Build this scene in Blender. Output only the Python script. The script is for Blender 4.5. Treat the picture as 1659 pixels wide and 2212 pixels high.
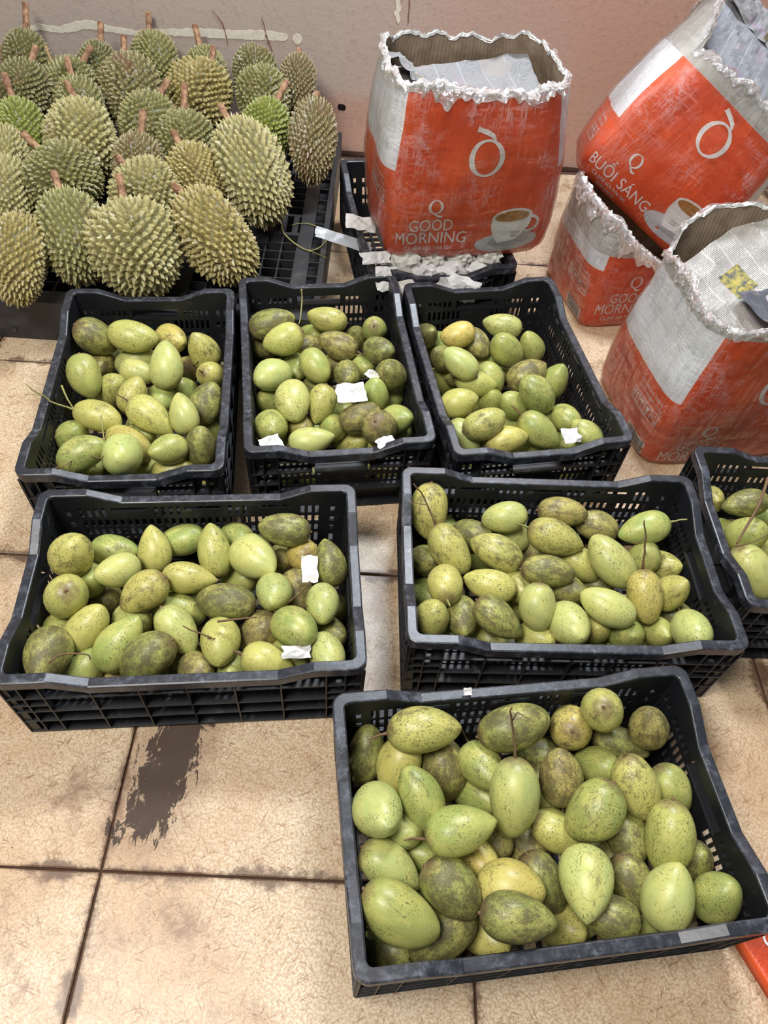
import bpy, bmesh, math, random
from mathutils import Vector, Matrix, Quaternion, noise

# ------------------------------------------------------------------ clear
for o in list(bpy.data.objects):
    bpy.data.objects.remove(o, do_unlink=True)
SC = bpy.context.scene
COL = SC.collection

# ------------------------------------------------------------------ camera
F_PX, PITCH, ROLL, CAM_H = 1596.94, 0.9012, 0.0975, 1.3195
cam_d = bpy.data.cameras.new('camera')
cam_d.sensor_fit = 'HORIZONTAL'; cam_d.sensor_width = 36.0
cam_d.lens = 36.0 * F_PX / 1659.0
cam_d.clip_start = 0.05; cam_d.clip_end = 60
cam = bpy.data.objects.new('camera', cam_d); COL.objects.link(cam)
_c, _s = math.cos(PITCH), math.sin(PITCH)
_fw = Vector((0, _c, -_s)); _up = Vector((0, _s, _c)); _rt = Vector((1, 0, 0))
_r2 = _rt * math.cos(ROLL) + _up * math.sin(ROLL)
_u2 = -_rt * math.sin(ROLL) + _up * math.cos(ROLL)
cam.matrix_world = Matrix(((_r2.x, _u2.x, -_fw.x, 0), (_r2.y, _u2.y, -_fw.y, 0), (_r2.z, _u2.z, -_fw.z, CAM_H), (0, 0, 0, 1)))
SC.camera = cam

# ------------------------------------------------------------------ world, lights, exposure
world = bpy.data.worlds.new('world'); SC.world = world
world.use_nodes = True
wb = world.node_tree.nodes['Background']
wb.inputs[0].default_value = (0.93, 0.96, 1.0, 1); wb.inputs[1].default_value = 0.20

def area(name, loc, target, sx, sy, power, colr):
    l = bpy.data.lights.new(name, 'AREA'); l.shape = 'RECTANGLE'; l.size = sx; l.size_y = sy
    l.energy = power; l.color = colr
    o = bpy.data.objects.new(name, l); COL.objects.link(o); o.location = loc
    o.rotation_euler = (Vector(target) - Vector(loc)).to_track_quat('-Z', 'Y').to_euler()
    return o
# daylight: the bright gap above the back wall, and the open roof over the left of the stall
area('transom_daylight', (0.35, 2.35, 2.7), (0.25, 1.0, 0.1), 0.7, 0.45, 66, (0.86, 0.92, 1.0))
area('roof_skylight', (-1.0, -0.1, 3.1), (-0.1, 1.0, 0.1), 1.1, 0.9, 84, (1.0, 0.96, 0.90))
SC.view_settings.view_transform = 'Standard'; SC.view_settings.look = 'None'
SC.view_settings.exposure = 0.36; SC.view_settings.gamma = 1.0
SC.view_settings.use_curve_mapping = False

# ------------------------------------------------------------------ helpers
def mesh_from(name, V, F, smooth=False, uv=None):
    me = bpy.data.meshes.new(name)
    me.from_pydata([tuple(v) for v in V], [], F); me.update()
    if smooth: me.polygons.foreach_set('use_smooth', [True] * len(me.polygons))
    if uv is not None:
        L = me.uv_layers.new(name='UVMap')
        for lp in me.loops: L.data[lp.index].uv = uv[lp.vertex_index]
    return me
def obj(name, me, mat=None, parent=None):
    o = bpy.data.objects.new(name, me); COL.objects.link(o)
    if mat is not None and me is not None and len(me.materials) == 0: me.materials.append(mat)
    if parent is not None: o.parent = parent
    return o
def empty(name, loc=(0, 0, 0), rz=0.0):
    o = bpy.data.objects.new(name, None); COL.objects.link(o)
    o.location = loc; o.rotation_euler = (0, 0, rz); o.empty_display_size = 0.05
    return o
def tag(o, label, cat, group=None, kind=None):
    o['label'] = label
    if kind != 'structure': o['category'] = cat
    if group: o['group'] = group
    if kind: o['kind'] = kind
    return o
class MB:
    def __init__(s): s.V = []; s.F = []
    def quad(s, a, b, c, d):
        n = len(s.V); s.V += [a, b, c, d]; s.F.append((n, n + 1, n + 2, n + 3))
    def box(s, x0, x1, y0, y1, z0, z1):
        n = len(s.V)
        s.V += [(x0, y0, z0), (x1, y0, z0), (x1, y1, z0), (x0, y1, z0), (x0, y0, z1), (x1, y0, z1), (x1, y1, z1), (x0, y1, z1)]
        s.F += [tuple(n + k for k in f) for f in ((3, 2, 1, 0), (4, 5, 6, 7), (0, 1, 5, 4), (1, 2, 6, 5), (2, 3, 7, 6), (3, 0, 4, 7))]
    def tube(s, pts, rad, seg=6, cap=True):
        pts = [Vector(p) for p in pts]; n0 = len(s.V); N = len(pts)
        up = Vector((0.13, 0.37, 0.92)).normalized()
        for i, p in enumerate(pts):
            t = (pts[min(i + 1, N - 1)] - pts[max(i - 1, 0)]).normalized()
            a = t.cross(up)
            if a.length < 1e-4: a = t.cross(Vector((1, 0, 0)))
            a.normalize(); b = t.cross(a)
            r = rad[i] if isinstance(rad, (list, tuple)) else rad
            for k in range(seg):
                w = 2 * math.pi * k / seg; s.V.append(tuple(p + a * (math.cos(w) * r) + b * (math.sin(w) * r)))
        for i in range(N - 1):
            for k in range(seg):
                s.F.append((n0 + i * seg + k, n0 + i * seg + (k + 1) % seg, n0 + (i + 1) * seg + (k + 1) % seg, n0 + (i + 1) * seg + k))
        if cap:
            s.F.append(tuple(n0 + k for k in reversed(range(seg)))); s.F.append(tuple(n0 + (N - 1) * seg + k for k in range(seg)))
    def mesh(s, name, smooth=False): return mesh_from(name, s.V, s.F, smooth)

def frame_from_axis(ax, roll):
    """rotation whose local X points along ax"""
    x = Vector(ax).normalized(); r = Vector((0, 0, 1)) if abs(x.z) < 0.95 else Vector((0, 1, 0))
    y = r.cross(x).normalized(); z = x.cross(y)
    R = Matrix(((x.x, y.x, z.x), (x.y, y.y, z.y), (x.z, y.z, z.z)))
    return (R @ Matrix.Rotation(roll, 3, 'X')).to_quaternion()

# ------------------------------------------------------------------ node helpers
class NT:
    def __init__(s, name):
        s.m = bpy.data.materials.new(name); s.m.use_nodes = True
        s.t = s.m.node_tree; s.N = s.t.nodes; s.L = s.t.links
        s.bsdf = s.N['Principled BSDF']; s.out = s.N['Material Output']
    def n(s, ty, ins=None, **kw):
        nd = s.N.new(ty)
        for k, v in kw.items(): setattr(nd, k, v)
        for k, v in (ins or {}).items(): s.set(nd.inputs[k], v)
        return nd
    def set(s, sock, v):
        if isinstance(v, bpy.types.NodeSocket): s.L.new(v, sock)
        elif isinstance(v, bpy.types.Node): s.L.new(v.outputs[0], sock)
        else:
            if isinstance(v, tuple) and len(v) == 3 and sock.type == 'RGBA': v = (*v, 1)
            sock.default_value = v
    def p(s, **kw):
        for k, v in kw.items(): s.set(s.bsdf.inputs[k.replace('_', ' ')], v)
    def math(s, op, a, b=0.0, c=0.0, clamp=False):
        nd = s.N.new('ShaderNodeMath'); nd.operation = op; nd.use_clamp = clamp
        s.set(nd.inputs[0], a); s.set(nd.inputs[1], b)
        if op in ('MULTIPLY_ADD', 'COMPARE', 'SMOOTH_MIN', 'SMOOTH_MAX'): s.set(nd.inputs[2], c)
        return nd.outputs[0]
    def ss(s, x, lo, hi):
        nd = s.N.new('ShaderNodeMapRange'); nd.interpolation_type = 'SMOOTHSTEP'
        s.set(nd.inputs['Value'], x); s.set(nd.inputs['From Min'], lo); s.set(nd.inputs['From Max'], hi)
        return nd.outputs[0]
    def noise(s, vec, scale, detail=4.0, rough=0.55, dist=0.0):
        return s.n('ShaderNodeTexNoise', {'Vector': vec, 'Scale': scale, 'Detail': detail, 'Roughness': rough, 'Distortion': dist}).outputs[0]
    def mix(s, f, a, b, blend='MIX'):
        nd = s.N.new('ShaderNodeMix'); nd.data_type = 'RGBA'; nd.blend_type = blend
        s.set(nd.inputs[0], f); s.set(nd.inputs[6], a); s.set(nd.inputs[7], b)
        return nd.outputs[2]
    def bump(s, h, strength=0.3, dist=0.01):
        s.L.new(s.n('ShaderNodeBump', {'Height': h, 'Strength': strength, 'Distance': dist}).outputs[0], s.bsdf.inputs['Normal'])
    def obj(s): return s.n('ShaderNodeTexCoord').outputs['Object']
    def uv(s): return s.n('ShaderNodeTexCoord').outputs['UV']
    def pos(s): return s.n('ShaderNodeNewGeometry').outputs['Position']
    def sep(s, v):
        return s.n('ShaderNodeSeparateXYZ', {0: v}).outputs
    def mapv(s, v, scale=(1, 1, 1), loc=(0, 0, 0), rot=(0, 0, 0)):
        return s.n('ShaderNodeMapping', {'Vector': v, 'Scale': scale, 'Location': loc, 'Rotation': rot}).outputs[0]

M = {}
def plain(name, col, rough=0.6, spec=0.3, nscale=0, namt=0.15):
    t = NT(name)
    if nscale:
        f = t.noise(t.obj(), nscale)
        c = t.mix(f, tuple(max(0, x * (1 - namt * 2)) for x in col), tuple(min(1, x * (1 + namt * 2)) for x in col))
        t.p(Base_Color=c)
    else: t.p(Base_Color=col)
    t.p(Roughness=rough, Specular_IOR_Level=spec)
    M[name] = t.m; return t.m

# ------------------------------------------------------------------ measured data (world metres)
# mango: centre, axis towards the tip, width, length, layer, tone, stalk
SPILL = (-0.318, 0.52, -0.352, 0.345)
MANGO = {
 'A': [
  (-0.7215, 1.3644, 0.1542, 0.632, 0.222, -0.743, 0.08, 0.112, 1, 'd', 0), (-0.6323, 1.3655, 0.1677, 0.994, -0.088, -0.069, 0.0725, 0.1175, 0, 'y', 0), (-0.565, 1.4356, 0.112, 0.717, -0.638, 0.281, 0.0712, 0.0996, 1, 'o', 0),
  (-0.4763, 1.3879, 0.1276, -0.292, 0.022, 0.956, 0.0742, 0.1039, 1, 'y', 0), (-0.4396, 1.3191, 0.1118, 0.307, 0.614, -0.727, 0.062, 0.0868, 1, 'y', 1), (-0.532, 1.2801, 0.1651, -0.063, 0.783, 0.619, 0.0737, 0.1123, 0, 'l', 0),
  (-0.6993, 1.2196, 0.1624, 0.352, -0.734, -0.581, 0.072, 0.1029, 0, 'g', 0), (-0.719, 1.3436, 0.0876, 0.337, -0.875, 0.346, 0.068, 0.0952, 2, 'b', 0), (-0.6321, 1.3529, 0.1018, 0.936, 0.276, 0.218, 0.0653, 0.1057, 1, 'l', 0),
  (-0.6085, 1.2958, 0.1192, 0.987, -0.128, -0.102, 0.062, 0.0895, 1, 'l', 0), (-0.5256, 1.379, 0.0595, -0.523, 0.31, -0.794, 0.0705, 0.0987, 2, 'b', 1), (-0.6508, 1.2314, 0.1198, 0.487, -0.056, 0.871, 0.0665, 0.0931, 1, 'y', 0),
  (-0.5854, 1.1882, 0.15, 0.249, 0.759, 0.601, 0.0641, 0.0877, 0, 'y', 0), (-0.5427, 1.2348, 0.0992, 0.208, -0.884, 0.419, 0.066, 0.0924, 1, 'g', 0), (-0.505, 1.2892, 0.0728, -0.056, -0.054, 0.997, 0.068, 0.0952, 2, 'g', 0),
  (-0.4224, 1.1914, 0.1416, 0.164, 0.773, 0.612, 0.0707, 0.101, 0, 'd', 0), (-0.4517, 1.1237, 0.1726, -0.352, 0.734, 0.581, 0.062, 0.093, 0, 'l', 0), (-0.5202, 1.1132, 0.1633, 0.871, -0.385, -0.305, 0.0708, 0.1147, 0, 'y', 1),
  (-0.6335, 1.1031, 0.16, 0.987, -0.128, -0.102, 0.0655, 0.1062, 0, 'y', 2), (-0.6947, 1.246, 0.0548, 0.578, -0.541, 0.611, 0.068, 0.0952, 2, 'g', 0), (-0.6179, 0.9723, 0.185, 0.813, 0.456, 0.361, 0.0694, 0.1042, 0, 'g', 1),
  (-0.5606, 1.0557, 0.1334, -0.871, 0.385, 0.305, 0.0724, 0.1087, 1, 'o', 0), (-0.5424, 0.9843, 0.1791, 0.176, -0.855, 0.487, 0.0819, 0.1146, 0, 'l', 2), (-0.4618, 1.0227, 0.1652, -0.66, -0.671, 0.338, 0.062, 0.0868, 0, 'g', 0),
  (-0.4024, 1.0618, 0.1473, 0.056, 0.141, 0.988, 0.0706, 0.0988, 0, 'd', 0), (-0.4179, 1.1803, 0.062, 0.24, -0.092, 0.967, 0.068, 0.0952, 2, 'g', 0), (-0.5541, 1.1138, 0.1054, 0.691, -0.533, 0.489, 0.068, 0.0952, 2, 'g', 0),
  (-0.5434, 1.156, 0.0557, 0.523, -0.31, 0.794, 0.068, 0.0952, 2, 'g', 0), (-0.6487, 0.9657, 0.1264, 0.51, -0.415, 0.753, 0.062, 0.0868, 1, 'y', 0), (-0.6468, 1.0153, 0.0886, 0.577, -0.462, 0.674, 0.068, 0.0952, 2, 'l', 0),
  (-0.6358, 1.0684, 0.0572, 0.368, -0.155, 0.917, 0.068, 0.0952, 2, 'y', 0), (-0.5209, 1.0439, 0.0677, 0.577, -0.462, 0.674, 0.068, 0.0952, 2, 'l', 0), (-0.4574, 1.0158, 0.1058, 0.963, 0.211, 0.167, 0.062, 0.0962, 1, 'y', 0),
  (-0.4492, 1.0674, 0.0718, 0.24, -0.092, 0.967, 0.068, 0.0952, 2, 'y', 0), (-0.6901, 1.0773, 0.1176, 0.471, -0.241, 0.848, 0.068, 0.0952, 2, 'g', 0), (-0.7229, 1.4099, 0.0582, -0.056, -0.054, 0.997, 0.068, 0.0952, 2, 'd', 0),
 ],
 'B': [
  (-0.3124, 1.441, 0.185, 0.936, 0.276, 0.218, 0.0759, 0.1122, 1, 'd', 0), (-0.2766, 1.3859, 0.185, -0.861, -0.399, -0.316, 0.0724, 0.0976, 0, 'y', 0), (-0.1899, 1.5235, 0.15, -0.997, 0.06, 0.048, 0.062, 0.1004, 0, 'y', 0),
  (-0.2348, 1.5454, 0.075, 0.572, -0.58, 0.58, 0.068, 0.0952, 2, 'g', 0), (-0.1531, 1.4305, 0.15, -0.969, 0.195, 0.154, 0.0658, 0.1003, 0, 'b', 1), (-0.1165, 1.5357, 0.0942, -0.0, -0.621, 0.784, 0.0622, 0.0871, 1, 'd', 0),
  (-0.0702, 1.5253, 0.1297, -0.0, 0.621, -0.784, 0.062, 0.0868, 1, 'g', 0), (-0.0482, 1.4135, 0.1584, 0.722, -0.559, 0.408, 0.0657, 0.0919, 0, 'd', 0), (-0.2316, 1.4466, 0.1171, -0.393, -0.706, 0.589, 0.062, 0.0868, 1, 'b', 0),
  (-0.3387, 1.4877, 0.0556, -0.528, -0.318, 0.788, 0.068, 0.0952, 2, 'b', 0), (-0.1949, 1.3434, 0.15, 0.575, -0.723, -0.382, 0.0684, 0.0917, 0, 'g', 0), (-0.248, 1.373, 0.112, 0.244, -0.956, 0.162, 0.062, 0.0868, 1, 'g', 0),
  (-0.164, 1.4335, 0.075, 0.577, -0.462, 0.674, 0.068, 0.0952, 2, 'b', 0), (-0.0883, 1.4118, 0.1036, 0.274, -0.784, 0.557, 0.062, 0.0868, 1, 'g', 0), (-0.1164, 1.3229, 0.15, 0.044, -0.908, 0.416, 0.0634, 0.0887, 0, 'd', 1),
  (-0.0159, 1.317, 0.1697, -0.337, -0.456, 0.823, 0.0714, 0.1, 0, 'd', 0), (-0.2885, 1.2844, 0.1613, -0.621, -0.718, 0.315, 0.0732, 0.1025, 0, 'l', 0), (-0.2237, 1.1872, 0.1804, 0.111, -0.99, -0.088, 0.0742, 0.1038, 0, 'l', 0),
  (-0.2938, 1.2594, 0.1027, -0.359, -0.607, 0.71, 0.062, 0.0868, 1, 'g', 0), (-0.1627, 1.2001, 0.1663, -0.164, -0.773, -0.612, 0.062, 0.09, 0, 'y', 0), (-0.0463, 1.2644, 0.15, -0.178, 0.034, 0.984, 0.062, 0.0868, 0, 'g', 0),
  (-0.0126, 1.3328, 0.086, 0.156, -0.944, 0.292, 0.068, 0.0952, 2, 'g', 0), (-0.263, 1.1272, 0.153, 0.116, -0.735, 0.668, 0.0745, 0.1043, 0, 'g', 0), (-0.0734, 1.1755, 0.1622, 0.902, 0.339, 0.268, 0.0632, 0.0948, 0, 'b', 0),
  (-0.027, 1.1305, 0.1762, 0.204, 0.438, -0.875, 0.0739, 0.1034, 0, 'b', 0), (0.0114, 1.1829, 0.1606, 0.551, -0.514, 0.658, 0.0655, 0.0916, 1, 'g', 0), (-0.1709, 1.102, 0.15, 0.963, 0.211, 0.167, 0.062, 0.1004, 0, 'l', 0),
  (-0.1314, 1.1765, 0.1216, -0.0, -0.621, 0.784, 0.062, 0.0868, 1, 'g', 0), (-0.0875, 1.171, 0.0804, 0.66, -0.308, 0.685, 0.062, 0.0868, 1, 'y', 0), (-0.2099, 1.1662, 0.1186, 0.561, -0.619, 0.549, 0.068, 0.0952, 2, 'b', 0),
  (-0.1297, 1.2755, 0.075, 0.577, -0.462, 0.674, 0.068, 0.0952, 2, 'g', 0), (-0.0529, 1.2141, 0.0542, 0.577, -0.462, 0.674, 0.068, 0.0952, 2, 'g', 0), (-0.2004, 1.3423, 0.075, 0.577, -0.462, 0.674, 0.068, 0.0952, 2, 'd', 0),
  (-0.2451, 1.1775, 0.0542, 0.577, -0.462, 0.674, 0.068, 0.0952, 2, 'l', 0), (0.0096, 1.208, 0.0942, 0.577, -0.462, 0.674, 0.068, 0.0952, 2, 'd', 0), (-0.2873, 1.4542, 0.08, 0.577, -0.462, 0.674, 0.068, 0.0952, 2, 'd', 0),
  (-0.33, 1.4409, 0.1182, 0.577, -0.462, 0.674, 0.068, 0.0952, 2, 'd', 0), (-0.0193, 1.1469, 0.1023, 0.188, -0.568, 0.802, 0.062, 0.0868, 1, 'l', 0),
 ],
 'C': [
  (0.0648, 1.5457, 0.1149, 0.397, -0.539, 0.743, 0.062, 0.0868, 1, 'd', 0), (0.1382, 1.4802, 0.1753, -0.902, -0.339, -0.268, 0.062, 0.0852, 1, 'o', 0), (0.2543, 1.5682, 0.15, -0.997, 0.06, 0.048, 0.062, 0.1004, 0, 'l', 0),
  (0.1874, 1.5002, 0.1375, 0.599, -0.798, 0.063, 0.0682, 0.0955, 1, 'b', 0), (0.1443, 1.3638, 0.185, -0.825, 0.443, 0.351, 0.0652, 0.0959, 0, 'l', 0), (0.2615, 1.4715, 0.1513, -0.613, -0.086, 0.785, 0.0736, 0.103, 0, 'g', 0),
  (0.3358, 1.5466, 0.112, -0.445, 0.089, 0.891, 0.0645, 0.0903, 1, 'g', 0), (0.1049, 1.4028, 0.1645, -0.564, -0.391, 0.727, 0.0625, 0.0876, 0, 'd', 1), (0.1047, 1.4179, 0.0754, -0.561, -0.393, 0.728, 0.068, 0.0952, 2, 'g', 0),
  (0.1314, 1.4725, 0.0526, -0.558, -0.628, 0.542, 0.068, 0.0952, 2, 'l', 0), (0.1894, 1.3577, 0.1346, 0.987, -0.128, -0.102, 0.062, 0.1004, 0, 'y', 0), (0.2287, 1.4073, 0.112, 0.714, -0.549, -0.434, 0.062, 0.0846, 1, 'g', 0),
  (0.2685, 1.5174, 0.0498, 0.25, -0.916, 0.314, 0.068, 0.0952, 2, 'g', 0), (0.31, 1.3772, 0.1581, 0.813, 0.456, 0.361, 0.0752, 0.1015, 0, 'b', 0), (0.3791, 1.3879, 0.1415, 0.148, -0.046, 0.988, 0.0712, 0.0996, 0, 'g', 0),
  (0.3239, 1.2983, 0.1712, -0.552, 0.176, 0.815, 0.0735, 0.1029, 0, 'g', 0), (0.1463, 1.2482, 0.167, 0.892, 0.242, 0.382, 0.0648, 0.0868, 0, 'y', 0), (0.2343, 1.3435, 0.0939, -0.166, -0.476, 0.864, 0.062, 0.0868, 1, 'g', 0),
  (0.2798, 1.3053, 0.1249, -0.517, -0.327, 0.791, 0.062, 0.0868, 1, 'g', 1), (0.1998, 1.1703, 0.185, 0.902, 0.339, 0.268, 0.0654, 0.0972, 0, 'y', 0), (0.3305, 1.2001, 0.15, 0.825, -0.443, -0.351, 0.0667, 0.1081, 0, 'g', 1),
  (0.3445, 1.3115, 0.0971, 0.561, -0.619, 0.549, 0.068, 0.0952, 2, 'g', 0), (0.4008, 1.2726, 0.1265, 0.472, -0.828, 0.302, 0.062, 0.0868, 1, 'g', 0), (0.4351, 1.2045, 0.15, -0.773, 0.498, 0.394, 0.062, 0.0844, 0, 'g', 0),
  (0.2548, 1.1629, 0.1491, 0.936, 0.276, 0.218, 0.062, 0.097, 0, 'y', 0), (0.1626, 1.1745, 0.1344, 0.773, -0.498, -0.394, 0.062, 0.093, 1, 'l', 0), (0.2071, 1.2017, 0.1092, 0.577, -0.462, 0.674, 0.068, 0.0952, 2, 'g', 0),
  (0.3228, 1.2191, 0.075, 0.578, -0.541, 0.611, 0.068, 0.0952, 2, 'g', 0), (0.411, 1.2393, 0.0742, 0.577, -0.462, 0.674, 0.068, 0.0952, 2, 'g', 0), (0.1857, 1.2414, 0.0542, 0.577, -0.462, 0.674, 0.068, 0.0952, 2, 'g', 0),
  (0.2873, 1.3184, 0.0542, 0.577, -0.462, 0.674, 0.068, 0.0952, 2, 'g', 0), (0.1498, 1.2534, 0.1033, 0.577, -0.462, 0.674, 0.068, 0.0952, 2, 'y', 0), (0.1473, 1.4115, 0.1196, 0.577, -0.462, 0.674, 0.068, 0.0952, 2, 'b', 0),
  (0.2249, 1.5019, 0.09, 0.577, -0.462, 0.674, 0.068, 0.0952, 2, 'g', 0), (0.1056, 1.5685, 0.0692, 0.577, -0.462, 0.674, 0.068, 0.0952, 2, 'g', 0), (0.1992, 1.3865, 0.0542, 0.577, -0.462, 0.674, 0.068, 0.0952, 2, 'g', 0),
 ],
 'D': [
  (-0.5562, 0.7294, 0.185, 0.253, -0.052, 0.966, 0.0754, 0.1055, 0, 'y', 0), (-0.5124, 0.7959, 0.112, 1.0, 0.008, 0.006, 0.062, 0.0957, 1, 'g', 0), (-0.4365, 0.7994, 0.126, -0.184, 0.771, 0.61, 0.062, 0.0919, 1, 'y', 0),
  (-0.396, 0.8412, 0.1027, -0.936, -0.276, -0.218, 0.062, 0.0951, 1, 'g', 0), (-0.3147, 0.7926, 0.15, -0.269, 0.755, 0.598, 0.0638, 0.1034, 0, 'y', 0), (-0.2872, 0.85, 0.1112, 0.577, -0.462, 0.674, 0.068, 0.0952, 2, 'g', 0),
  (-0.1865, 0.8385, 0.1762, -1.0, -0.008, -0.006, 0.0635, 0.0985, 0, 'd', 0), (-0.1524, 0.8238, 0.1207, -0.37, 0.492, -0.788, 0.062, 0.0868, 1, 'o', 0), (-0.0943, 0.7902, 0.15, -0.269, 0.755, 0.598, 0.062, 0.0914, 0, 'd', 0),
  (-0.234, 0.7838, 0.1503, 0.686, -0.686, 0.243, 0.0805, 0.1127, 0, 'l', 0), (-0.1957, 0.8358, 0.0767, 0.0, -0.621, 0.784, 0.062, 0.0868, 1, 'b', 0), (-0.4809, 0.7269, 0.15, -0.664, -0.669, 0.334, 0.062, 0.0868, 0, 'l', 0),
  (-0.5425, 0.7223, 0.1141, 0.577, -0.462, 0.674, 0.068, 0.0952, 2, 'g', 0), (-0.5482, 0.6544, 0.1603, -0.341, 0.269, -0.901, 0.0741, 0.1038, 0, 'y', 0), (-0.5266, 0.7176, 0.0542, 0.577, -0.462, 0.674, 0.068, 0.0952, 2, 'b', 0),
  (-0.4138, 0.6731, 0.1696, -0.759, -0.51, -0.404, 0.0669, 0.0952, 0, 'y', 0), (-0.3456, 0.7254, 0.15, 1.0, 0.008, 0.006, 0.062, 0.1004, 0, 'y', 0), (-0.2703, 0.6831, 0.1503, -1.0, -0.008, -0.006, 0.0668, 0.1082, 0, 'd', 0),
  (-0.1872, 0.7096, 0.1534, 0.158, -0.837, 0.524, 0.0657, 0.0919, 0, 'l', 0), (-0.151, 0.7473, 0.1086, 0.343, -0.939, 0.033, 0.0638, 0.0894, 1, 'b', 0), (-0.0953, 0.6985, 0.15, 0.137, -0.919, 0.369, 0.062, 0.0868, 0, 'l', 0),
  (-0.501, 0.6081, 0.1417, 0.565, 0.647, 0.512, 0.0663, 0.0975, 0, 'y', 1), (-0.4344, 0.5852, 0.1442, 0.491, 0.683, 0.541, 0.0695, 0.1119, 0, 'g', 0), (-0.5594, 0.6247, 0.0977, 0.577, -0.462, 0.674, 0.068, 0.0952, 2, 'g', 0),
  (-0.3599, 0.6763, 0.1131, 0.997, -0.06, -0.048, 0.062, 0.1004, 1, 'g', 0), (-0.3429, 0.6196, 0.1433, 0.651, -0.595, -0.471, 0.0667, 0.0981, 0, 'l', 0), (-0.2648, 0.6064, 0.1409, 0.222, -0.945, 0.24, 0.0684, 0.0958, 1, 'y', 0),
  (-0.2035, 0.6474, 0.1121, -0.565, -0.647, -0.512, 0.0652, 0.0896, 1, 'b', 2), (-0.1364, 0.6358, 0.166, 0.605, -0.569, 0.557, 0.0716, 0.1002, 0, 'g', 0), (-0.0796, 0.6694, 0.0908, 0.577, -0.462, 0.674, 0.068, 0.0952, 2, 'd', 0),
  (-0.5401, 0.5386, 0.1609, 0.007, -0.988, 0.157, 0.0756, 0.1058, 0, 'd', 0), (-0.4959, 0.5493, 0.1029, 0.635, 0.606, 0.48, 0.062, 0.0854, 1, 'g', 0), (-0.3773, 0.5551, 0.1584, -0.759, -0.51, -0.404, 0.076, 0.1026, 0, 'd', 0),
  (-0.3332, 0.6017, 0.0609, 0.577, -0.462, 0.674, 0.068, 0.0952, 2, 'd', 0), (-0.2989, 0.5605, 0.1177, 0.359, -0.434, 0.826, 0.062, 0.0868, 1, 'b', 0), (-0.2417, 0.5832, 0.0901, 0.0, -0.621, 0.784, 0.062, 0.0868, 1, 'g', 0),
  (-0.1754, 0.5778, 0.1414, 0.987, -0.128, -0.102, 0.062, 0.092, 0, 'y', 2), (-0.1426, 0.6116, 0.1061, 0.722, -0.472, 0.507, 0.062, 0.0868, 1, 'g', 0), (-0.0749, 0.6002, 0.1449, 0.445, -0.887, 0.118, 0.0622, 0.0871, 0, 'l', 0),
  (-0.4346, 0.644, 0.1121, 0.577, -0.462, 0.674, 0.068, 0.0952, 2, 'l', 0), (-0.4627, 0.5621, 0.0542, 0.577, -0.462, 0.674, 0.068, 0.0952, 2, 'o', 0), (-0.2702, 0.7806, 0.075, 0.577, -0.462, 0.674, 0.068, 0.0952, 2, 'g', 0),
  (-0.4116, 0.6599, 0.0542, 0.577, -0.462, 0.674, 0.068, 0.0952, 2, 'd', 0), (-0.3642, 0.7293, 0.0737, 0.577, -0.462, 0.674, 0.068, 0.0952, 2, 'g', 0), (-0.1694, 0.6585, 0.0542, 0.577, -0.462, 0.674, 0.068, 0.0952, 2, 'y', 0),
  (-0.0844, 0.7355, 0.066, -0.056, -0.054, 0.997, 0.068, 0.0952, 2, 'd', 0),
 ],
 'E': [
  (0.0907, 0.9382, 0.1509, 0.01, -0.784, -0.621, 0.076, 0.114, 0, 'y', 0), (0.1257, 0.9526, 0.0702, 0.577, -0.462, 0.674, 0.068, 0.0952, 2, 'g', 0), (0.1347, 0.8454, 0.154, 0.582, -0.638, -0.505, 0.0686, 0.1097, 0, 'y', 2),
  (0.093, 0.8515, 0.1026, 0.331, -0.56, 0.76, 0.062, 0.0868, 1, 'd', 0), (0.1864, 0.9178, 0.1127, 0.742, -0.356, 0.567, 0.068, 0.0952, 2, 'd', 0), (0.2421, 0.9312, 0.1646, -0.963, -0.211, -0.167, 0.062, 0.0904, 0, 'l', 0),
  (0.2721, 0.9352, 0.1101, -0.262, 0.599, 0.757, 0.062, 0.0831, 1, 'l', 0), (0.2262, 0.8508, 0.1541, -0.911, 0.324, 0.257, 0.0664, 0.1076, 0, 'y', 0), (0.3646, 0.9708, 0.15, 1.0, 0.008, 0.006, 0.062, 0.1004, 0, 'b', 0),
  (0.4459, 0.9733, 0.112, -0.969, 0.195, 0.154, 0.0638, 0.0933, 1, 'b', 0), (0.5153, 0.9222, 0.1815, -0.936, -0.276, -0.218, 0.0644, 0.1043, 0, 'g', 1), (0.3433, 0.8915, 0.1639, 0.969, -0.195, -0.154, 0.0749, 0.1146, 0, 'y', 1),
  (0.3223, 0.8117, 0.161, 1.0, 0.008, 0.006, 0.062, 0.1004, 1, 'd', 0), (0.2113, 0.9085, 0.0542, 0.577, -0.462, 0.674, 0.068, 0.0952, 2, 'g', 0), (0.4046, 0.8703, 0.1118, 0.871, -0.385, -0.305, 0.062, 0.0895, 1, 'y', 0),
  (0.4517, 0.8553, 0.1539, -0.714, 0.549, 0.434, 0.0735, 0.119, 0, 'l', 0), (0.5268, 0.8887, 0.1324, 0.045, -0.043, 0.998, 0.0621, 0.087, 1, 'l', 0), (0.5774, 0.8991, 0.0937, 0.577, -0.462, 0.674, 0.068, 0.0952, 2, 'y', 0),
  (0.5656, 0.8035, 0.1462, 0.258, -0.039, 0.965, 0.0649, 0.0909, 0, 'y', 0), (0.1265, 0.7612, 0.1611, -0.053, 0.945, -0.321, 0.0662, 0.0927, 0, 'y', 1), (0.2123, 0.7758, 0.1501, -0.987, 0.128, 0.102, 0.062, 0.1004, 0, 'y', 0),
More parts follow.
